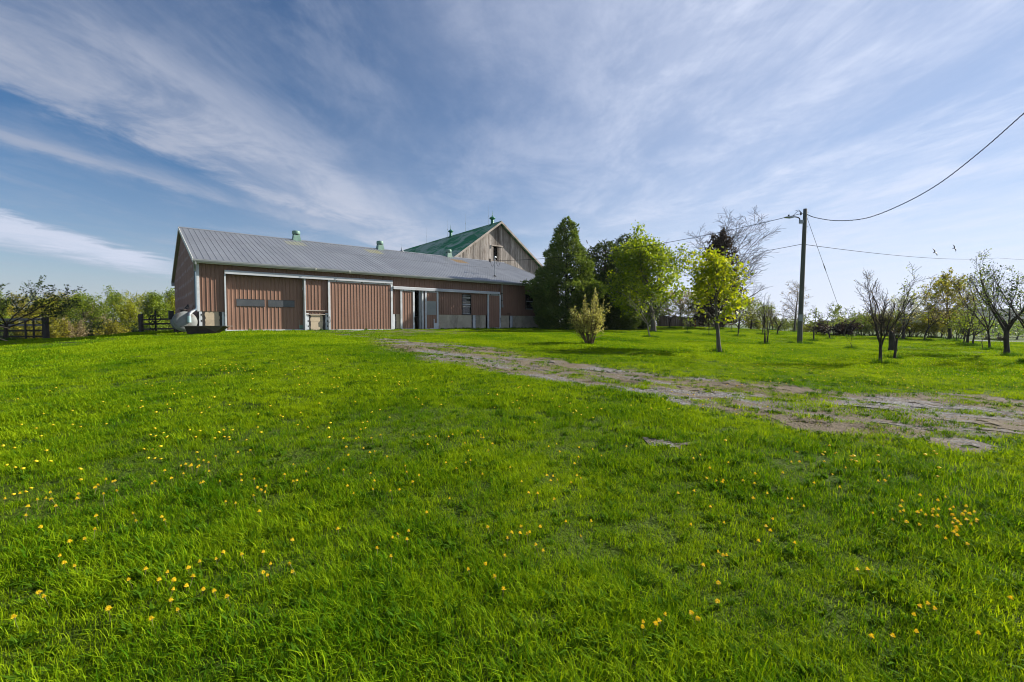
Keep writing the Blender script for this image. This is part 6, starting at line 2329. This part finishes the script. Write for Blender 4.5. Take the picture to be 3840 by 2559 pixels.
# ------------------------------------------------------------------ grass
def clump_mesh(name, seed, n, radius, h0, h1, width, lean, mat):
    rg = np.random.default_rng(seed)
    a = rg.random(n) * 6.283
    r = np.sqrt(rg.random(n)) * radius
    base = np.stack([np.cos(a) * r, np.sin(a) * r, np.full(n, -0.01)], -1)
    az = rg.random(n) * 6.283
    hh = h0 + (h1 - h0) * rg.random(n) ** 1.3
    ln = lean * (0.25 + 0.95 * rg.random(n))
    d = np.stack([np.cos(az), np.sin(az), np.zeros(n)], -1)
    wv = np.stack([-np.sin(az + rg.normal(0, 0.5, n)), np.cos(az), np.zeros(n)], -1)
    w = (width * (0.6 + 0.7 * rg.random(n)))[:, None]
    up = np.array([0, 0, 1.0])
    p0 = base
    p1 = base + up * (hh * 0.55)[:, None] + d * (hh * ln * 0.28)[:, None]
    p2 = base + up * (hh * (1 - 0.22 * ln))[:, None] + d * (hh * ln * 0.85)[:, None]
    V = np.stack([p0 - wv * w * 0.5, p0 + wv * w * 0.5, p1 - wv * w * 0.45, p1 + wv * w * 0.45, p2], 1).reshape(-1, 3)
    i = (np.arange(n) * 5)[:, None]
    q = np.concatenate([i, i + 1, i + 3, i + 2], 1)
    t = np.concatenate([i + 2, i + 3, i + 4], 1)
    me_o = bpy.data.meshes.new(name)
    loops = np.concatenate([q.ravel(), t.ravel()]).astype(np.int32)
    tot = np.concatenate([np.full(n, 4), np.full(n, 3)]).astype(np.int32)
    st = np.concatenate([[0], np.cumsum(tot)[:-1]]).astype(np.int32)
    me_o.vertices.add(len(V))
    me_o.vertices.foreach_set('co', V.astype(np.float32).ravel())
    me_o.loops.add(len(loops))
    me_o.loops.foreach_set('vertex_index', loops)
    me_o.polygons.add(len(tot))
    me_o.polygons.foreach_set('loop_start', st)
    me_o.polygons.foreach_set('loop_total', tot)
    me_o.update(calc_edges=True)
    me_o.materials.append(mat)
    return bpy.data.objects.new(name, me_o)     # lives only inside the scatter, never in the scene itself


def scatter(name, label, pts, rot, scl, kinds, host_mat):
    """one object: points that carry turf clumps"""
    me = bpy.data.meshes.new(name)
    me.vertices.add(len(pts))
    me.vertices.foreach_set('co', pts.astype(np.float32).ravel())
    for nm, typ, arr in (('rot', 'FLOAT', rot), ('scl', 'FLOAT', scl)):
        at_ = me.attributes.new(nm, typ, 'POINT')
        at_.data.foreach_set('value', arr.astype(np.float32))
    me.update()
    me.materials.append(host_mat)
    o = link(bpy.data.objects.new(name, me))
    ng = bpy.data.node_groups.new(name + '_scatter', 'GeometryNodeTree')
    ng.interface.new_socket('Geometry', in_out='INPUT', socket_type='NodeSocketGeometry')
    ng.interface.new_socket('Geometry', in_out='OUTPUT', socket_type='NodeSocketGeometry')
    N, L = ng.nodes, ng.links
    gi = N.new('NodeGroupInput')
    go = N.new('NodeGroupOutput')
    g2i = N.new('GeometryNodeGeometryToInstance')
    for k in kinds:
        oi = N.new('GeometryNodeObjectInfo')
        oi.inputs['Object'].default_value = k
        L.new(oi.outputs['Geometry'], g2i.inputs[0])
    # one instance per kind
    N.remove(g2i)
    jn = N.new('GeometryNodeJoinGeometry')
    for k in list(N):
        if k.bl_idname == 'GeometryNodeObjectInfo':
            gg = N.new('GeometryNodeGeometryToInstance')
            L.new(k.outputs['Geometry'], gg.inputs[0])
            L.new(gg.outputs[0], jn.inputs[0])
    iop = N.new('GeometryNodeInstanceOnPoints')
    iop.inputs['Pick Instance'].default_value = True
    L.new(gi.outputs[0], iop.inputs['Points'])
    L.new(jn.outputs[0], iop.inputs['Instance'])
    rv = N.new('FunctionNodeRandomValue')
    rv.data_type = 'INT'
    rv.inputs[4].default_value = 0
    rv.inputs[5].default_value = len(kinds) - 1
    L.new(rv.outputs[2], iop.inputs['Instance Index'])
    ar = N.new('GeometryNodeInputNamedAttribute')
    ar.data_type = 'FLOAT'
    ar.inputs[0].default_value = 'rot'
    cx_ = N.new('ShaderNodeCombineXYZ')
    L.new(ar.outputs[0], cx_.inputs[2])
    L.new(cx_.outputs[0], iop.inputs['Rotation'])
    asx = N.new('GeometryNodeInputNamedAttribute')
    asx.data_type = 'FLOAT'
    asx.inputs[0].default_value = 'scl'
    L.new(asx.outputs[0], iop.inputs['Scale'])
    L.new(iop.outputs[0], go.inputs[0])
    md = o.modifiers.new('scatter', 'NODES')
    md.node_group = ng
    tag(o, label, 'grass', kind='stuff')
    return o


def sample_ring(r0, r1, dens):
    """random points on the lawn between two distances, well past both sides of the view"""
    ang = R(115)
    n = int(ang * (r1 * r1 - r0 * r0) * dens)
    r = np.sqrt(r0 * r0 + (r1 * r1 - r0 * r0) * rng.random(n))
    a = (rng.random(n) * 2 - 1) * ang
    x, y = r * np.sin(a), r * np.cos(a)
    k = np.abs(x) < 1.30 * np.maximum(y + 3.2, 0)
    return x[k], y[k]


def keep_lawn(x, y):
    lu = (x - C0[0]) * BD[0] + (y - C0[1]) * BD[1]
    lv = (x - C0[0]) * BV[0] + (y - C0[1]) * BV[1]
    inb = (lu > -0.05) & (lu < BLEN + 0.1) & (lv > -0.05) & (lv < BWID)
    return ~inb


def build_grass():
    near = [clump_mesh('turf_%d' % i, 300 + i, 30, 0.085, 0.035, 0.088, 0.0042, 1.05, M['grass']) for i in range(7)]
    mid = [clump_mesh('turf_mid_%d' % i, 320 + i, 34, 0.15, 0.035, 0.082, 0.0075, 1.0, M['grass']) for i in range(6)]
    far = [clump_mesh('turf_far_%d' % i, 340 + i, 44, 0.34, 0.03, 0.075, 0.017, 0.9, M['grass']) for i in range(5)]
    near += [clump_mesh('weed_%d' % i, 400 + i, 13, 0.03, 0.05, 0.085, 0.016, 1.7, M['tuft']) for i in range(1)]
    mid += [clump_mesh('weed_mid_%d' % i, 410 + i, 16, 0.06, 0.05, 0.085, 0.02, 1.7, M['tuft']) for i in range(1)]
    worn = [clump_mesh('turf_worn_%d' % i, 360 + i, 22, 0.12, 0.015, 0.045, 0.006, 1.4, M['worn_blade']) for i in range(5)]
    tuft = [clump_mesh('tuft_%d' % i, 380 + i, 46, 0.10, 0.10, 0.26, 0.008, 0.8, M['tuft']) for i in range(5)]
    TW = [[], []]

    def put(nm, lab, rings, kinds, smul=1.0):
        xs, ys = [], []
        for r0, r1, d in rings:
            x, y = sample_ring(r0, r1, d)
            xs.append(x); ys.append(y)
        x = np.concatenate(xs); y = np.concatenate(ys)
        k = keep_lawn(x, y)
        x, y = x[k], y[k]
        dm = drive_mask(x, y)
        w = wear_mask(x, y) if nm != 'none' else 0
        # tufty growth: denser and taller in patches
        patch = fbm(x * 1.3, y * 1.3, 71, 4)
        fine = fbm(x * 5.0, y * 5.0, 75, 3)
        pr = np.where(dm, 0.0, 1.0 - 0.62 * w)
        keep = rng.random(len(x)) < pr
        wk = (~keep) & (rng.random(len(x)) < np.where(dm, 0.05, 0.6 * w))
        TW[0].append(x[wk]); TW[1].append(y[wk])
        x, y, patch, fine, w = x[keep], y[keep], patch[keep], fine[keep], w[keep]
        z = tz(x, y)
        s = (0.66 + 0.60 * sstep(patch, 0.28, 0.75) + 0.45 * (fine - 0.5) + 0.30 * rng.random(len(x))) * (1 - 0.25 * w) * smul
        scatter(nm, lab, np.stack([x, y, z], -1), rng.random(len(x)) * 6.283, np.clip(s, 0.58, 1.6), kinds, M['grass'])
    put('lawn_grass', 'tufty green lawn grass in the foreground', ((0.25, 3.0, 400), (3.0, 5.0, 270), (5.0, 7.5, 165)), near)
    put('lawn_grass', 'green lawn grass of the middle ground', ((7.0, 11.0, 130), (11.0, 17.0, 80)), mid)
    put('lawn_grass', 'green lawn grass up to the barn and the orchard', ((16.5, 28.0, 36), (28.0, 56.0, 15)), far)
    # worn turf
    x = np.concatenate(TW[0]); y = np.concatenate(TW[1])
    scatter('worn_grass', 'thin dry grass along the worn drive', np.stack([x, y, tz(x, y) + 0.005], -1), rng.random(len(x)) * 6.283,
            (0.7 + 0.9 * rng.random(len(x))) * np.where(np.hypot(x, y) > 14, 1.7, 1.0), worn, M['worn_blade'])
    # rank tufts round trunks, posts and along the drive edge
    xs, ys, sc = [], [], []
    for (tx, ty, r) in TUFTS:
        n = int(rng.integers(7, 14) * (1 + ty / 40))
        a = rng.random(n) * 6.283
        q = (r + 0.05) + np.abs(rng.normal(0, 0.16 + 0.003 * ty, n))
        xs.append(tx + np.cos(a) * q); ys.append(ty + np.sin(a) * q * 0.8); sc.append(0.6 + 0.7 * rng.random(n))
    # edge of the drive
    gx = rng.random(26000) * 32 - 9
    gy = rng.random(26000) * 19 + 3.5
    m0 = drive_mask(gx, gy)
    m1 = drive_mask(gx + 0.12, gy + 0.10)
    e = (m0 != m1)
    e &= rng.random(len(gx)) < 0.45
    xs.append(gx[e]); ys.append(gy[e]); sc.append(0.20 + 0.25 * rng.random(e.sum()))
    # along the footing of the barn
    n = 420
    u = rng.random(n) * 27.5
    v = -0.12 - np.abs(rng.normal(0, 0.10, n))
    door = ((u > 1.2) & (u < 5.6)) | ((u > 6.8) & (u < 11.4)) | ((u > 11.9) & (u < 15.0))
    k = ~door | (rng.random(n) < 0.15)
    xs.append((C0[0] + BD[0] * u + BV[0] * v)[k]); ys.append((C0[1] + BD[1] * u + BV[1] * v)[k]); sc.append((0.35 + 0.55 * rng.random(n))[k])
    x = np.concatenate(xs); y = np.concatenate(ys); s = np.concatenate(sc)
    scatter('tuft_grass', 'rank darker tufts of grass round trunks and drive edges', np.stack([x, y, tz(x, y)], -1), rng.random(len(x)) * 6.283, s, tuft, M['tuft'])


build_grass()


# ------------------------------------------------------------------ dandelions
def dandelion_meshes():
    """flower head and stem, shared by all"""
    heads, stems = [], []
    for v in range(3):
        rg = np.random.default_rng(500 + v)
        V, Fq = [], []
        for ring, (n, r, z, tip) in enumerate(((17, 0.0195, 0.000, -0.001), (14, 0.0145, 0.004, 0.005), (9, 0.0085, 0.007, 0.009))):
            for i in range(n):
                a = 2 * math.pi * (i + rg.random() * 0.5) / n
                w = 2 * math.pi / n * 0.52
                k = len(V)
                rr = r * (0.85 + 0.3 * rg.random())
                V += [(0.002 * math.cos(a), 0.002 * math.sin(a), z), (rr * 0.7 * math.cos(a - w), rr * 0.7 * math.sin(a - w), z + 0.002),
                      (rr * math.cos(a), rr * math.sin(a), z + tip + 0.001 * rg.random()), (rr * 0.7 * math.cos(a + w), rr * 0.7 * math.sin(a + w), z + 0.002)]
                Fq.append((k, k + 1, k + 2, k + 3))
        # green cup beneath
        k = len(V)
        for zz, r in ((-0.012, 0.003), (-0.002, 0.008)):
            for j in range(6):
                V.append((r * math.cos(j * 1.0472), r * math.sin(j * 1.0472), zz))
        for j in range(6):
            Fq.append((k + j, k + (j + 1) % 6, k + 6 + (j + 1) % 6, k + 6 + j))
        me = bpy.data.meshes.new('flower_head')
        me.from_pydata(V, [], Fq)
        me.materials.append(M['petal'])
        me.materials.append(M['stem'])
        for p in me.polygons[-6:]:
            p.material_index = 1
        me.update()
        heads.append(me)
        mb = MB().tube([(0.004, 0.0, -0.09), (0.0, 0.003, -0.045), (0, 0, -0.006)], [0.0022, 0.002, 0.0018], 5)
        ms = bpy.data.meshes.new('stem')
        ms.from_pydata(mb.v, [], mb.f)
        ms.materials.append(M['stem'])
        ms.update()
        stems.append(ms)
    return heads, stems


def build_dandelions():
    heads, stems = dandelion_meshes()
    rg = np.random.default_rng(91)
    P = []
    # flowers that stand out in the foreground
    for fx, fy in ((20, 1910), (60, 1716), (190, 1768), (305, 1830), (400, 1828), (365, 1850), (425, 1837), (435, 1830), (192, 1912), (294, 1888), (288, 1908),
                   (556, 1752), (580, 1757), (744, 1758), (766, 1757), (716, 1770), (950, 1896), (978, 1872), (995, 1880), (845, 1910), (880, 1928), (975, 1960),
                   (1265, 2032), (1092, 2070), (838, 2126), (903, 2122), (816, 2142), (994, 2122), (1018, 2158), (1092, 2155), (1098, 2190), (1008, 2198), (985, 2200),
                   (725, 2216), (748, 2145), (704, 2168), (628, 2198), (480, 2232), (650, 2236), (700, 2238), (650, 2265), (645, 2300), (758, 2256), (805, 2270), (850, 2280),
                   (150, 2268), (165, 2290), (220, 2135), (238, 2152), (260, 2072), (322, 2056), (608, 1980), (615, 1996), (510, 1990), (57, 2380), (665, 2345), (410, 2352), (570, 2372),
                   (3450, 2332), (3480, 2310), (3505, 2352), (3420, 2370), (3780, 2290), (3345, 2455), (3260, 2430), (3440, 2440), (3670, 2445),
                   (2986, 1722), (3090, 1724), (3082, 1732), (3088, 1760), (3168, 1780), (2600, 1742), (2660, 1784), (2645, 1822), (2684, 1836), (2708, 1832), (2710, 1846), (2782, 1836),
                   (2826, 1810), (2830, 1855), (2545, 1875), (2605, 1866), (2826, 1892), (2880, 1890), (2955, 1915), (2970, 1912), (2660, 1936), (2585, 2018), (2712, 2006), (2900, 1988), (2870, 2010), (2885, 2032),
                   (2845, 2060), (2975, 2086), (3323, 1838), (3335, 1814), (3310, 1832), (3250, 2196), (3215, 2190), (2210, 1990), (2180, 2050), (2140, 1845), (2030, 2120), (1950, 2010), (1690, 1905), (1600, 1960)):
        P.append((fx + rg.normal(0, 3), fy + rg.normal(0, 3)))
    for i in range(34):          # the cluster at the right
        P.append((3560 + rg.normal(0, 115), 1985 + rg.normal(0, 34)))
    # drifts further up the slope
    zones = [((560, 1400), (1640, 1900), 135), ((0, 1700), (700, 2250), 30), ((1300, 1560), (2300, 2200), 62), ((1500, 1420), (2150, 1560), 30), ((2500, 1680), (3700, 1980), 36), ((1750, 1980), (2700, 2480), 24),
             ((2700, 1330), (3840, 1470), 150), ((2400, 1300), (3000, 1400), 36), ((2350, 1470), (2900, 1600), 26), ((700, 1350), (1250, 1420), 22), ((0, 1420), (560, 1640), 16)]
    for (x0, y0), (x1, y1), n in zones:
        cxs = rg.random(max(3, n // 6)) * (x1 - x0) + x0
        cys = rg.random(max(3, n // 6)) * (y1 - y0) + y0
        for i in range(n):
            if rg.random() < 0.6:
                j = rg.integers(len(cxs))
                P.append((cxs[j] + rg.normal(0, 75), cys[j] + rg.normal(0, 22)))
            else:
                P.append((x0 + rg.random() * (x1 - x0), y0 + rg.random() * (y1 - y0)))
    P = np.array(P)
    G = ground_hits(P[:, 0], P[:, 1])
    ok = ~np.isnan(G).any(1)
    G = G[ok]
    G = G[~drive_mask(G[:, 0], G[:, 1])]
    G = G[np.hypot(G[:, 0], G[:, 1]) < 27]
    # nearest three hundred stand singly; the rest are too small to pick apart
    o = np.argsort(np.hypot(G[:, 0], G[:, 1]))
    G = G[o]
    Z = tz(G[:, 0], G[:, 1])
    near_lab = 'single yellow dandelion flower standing in the lawn grass'
    grp = 'dandelions scattered over the lawn'
    for i in range(min(300, len(G))):
        x, y = G[i]
        d = math.hypot(x, y)
        h = 0.062 + 0.035 * rg.random()
        k = (0.50 + 0.32 * rg.random())
        root = bpy.data.objects.new('dandelion', None)
        root.empty_display_size = 0.02
        COL.objects.link(root)
        root.location = (x, y, Z[i] + h)
        root.rotation_euler = (rg.normal(0, 0.22), rg.normal(0, 0.22), rg.random() * 6.28)
        root.scale = (k, k, 1.0)
        tag(root, near_lab, 'dandelion', grp)
        v = int(rg.integers(3))
        for nm, me in (('flower_head', heads[v]), ('stem', stems[v])):
            c = bpy.data.objects.new(nm, me)
            COL.objects.link(c)
            c.parent = root
    rest = G[300:]
    if len(rest):
        VV, FF, off = [], [], 0
        for (x, y), z in zip(rest, Z[300:]):
            h = 0.075 + 0.03 * rg.random()
            r = 0.0155 * (0.85 + 0.4 * rg.random())
            n = 9
            a = np.arange(n) * 2 * math.pi / n + rg.random()
            tx, ty = rg.normal(0, 0.25, 2)
            ring = np.stack([x + np.cos(a) * r, y + np.sin(a) * r, z + h + np.cos(a) * r * tx + np.sin(a) * r * ty], -1)
            VV.append(np.vstack([ring, [[x, y, z + h + 0.008]], [[x, y, z + h - 0.012]]]))
            i = np.arange(n)
            FF.append(np.stack([off + i, off + (i + 1) % n, np.full(n, off + n)], -1))
            FF.append(np.stack([off + (i + 1) % n, off + i, np.full(n, off + n + 1)], -1))
            off += n + 2
        o = mesh_obj('distant_dandelions', np.concatenate(VV), [np.concatenate(FF)], M['petal'])
        tag(o, 'drift of tiny far dandelion flowers in the orchard grass', 'dandelions', kind='stuff')


build_dandelions()


# ------------------------------------------------------------------ the air between
def build_haze():
    m, nt, N, L, out = mat_base('thin_haze')
    v = N.new('ShaderNodeVolumePrincipled')
    v.inputs['Color'].default_value = (0.86, 0.91, 1.0, 1)
    v.inputs['Density'].default_value = 0.00012
    v.inputs['Anisotropy'].default_value = 0.25
    L.new(v.outputs[0], out.inputs['Volume'])
    o = MB().box(-1650, 1650, -420, 2750, -6.5, 34.0).build('haze', m)
    tag(o, 'thin pale haze in the air over the fields', None, kind='stuff')


build_haze()
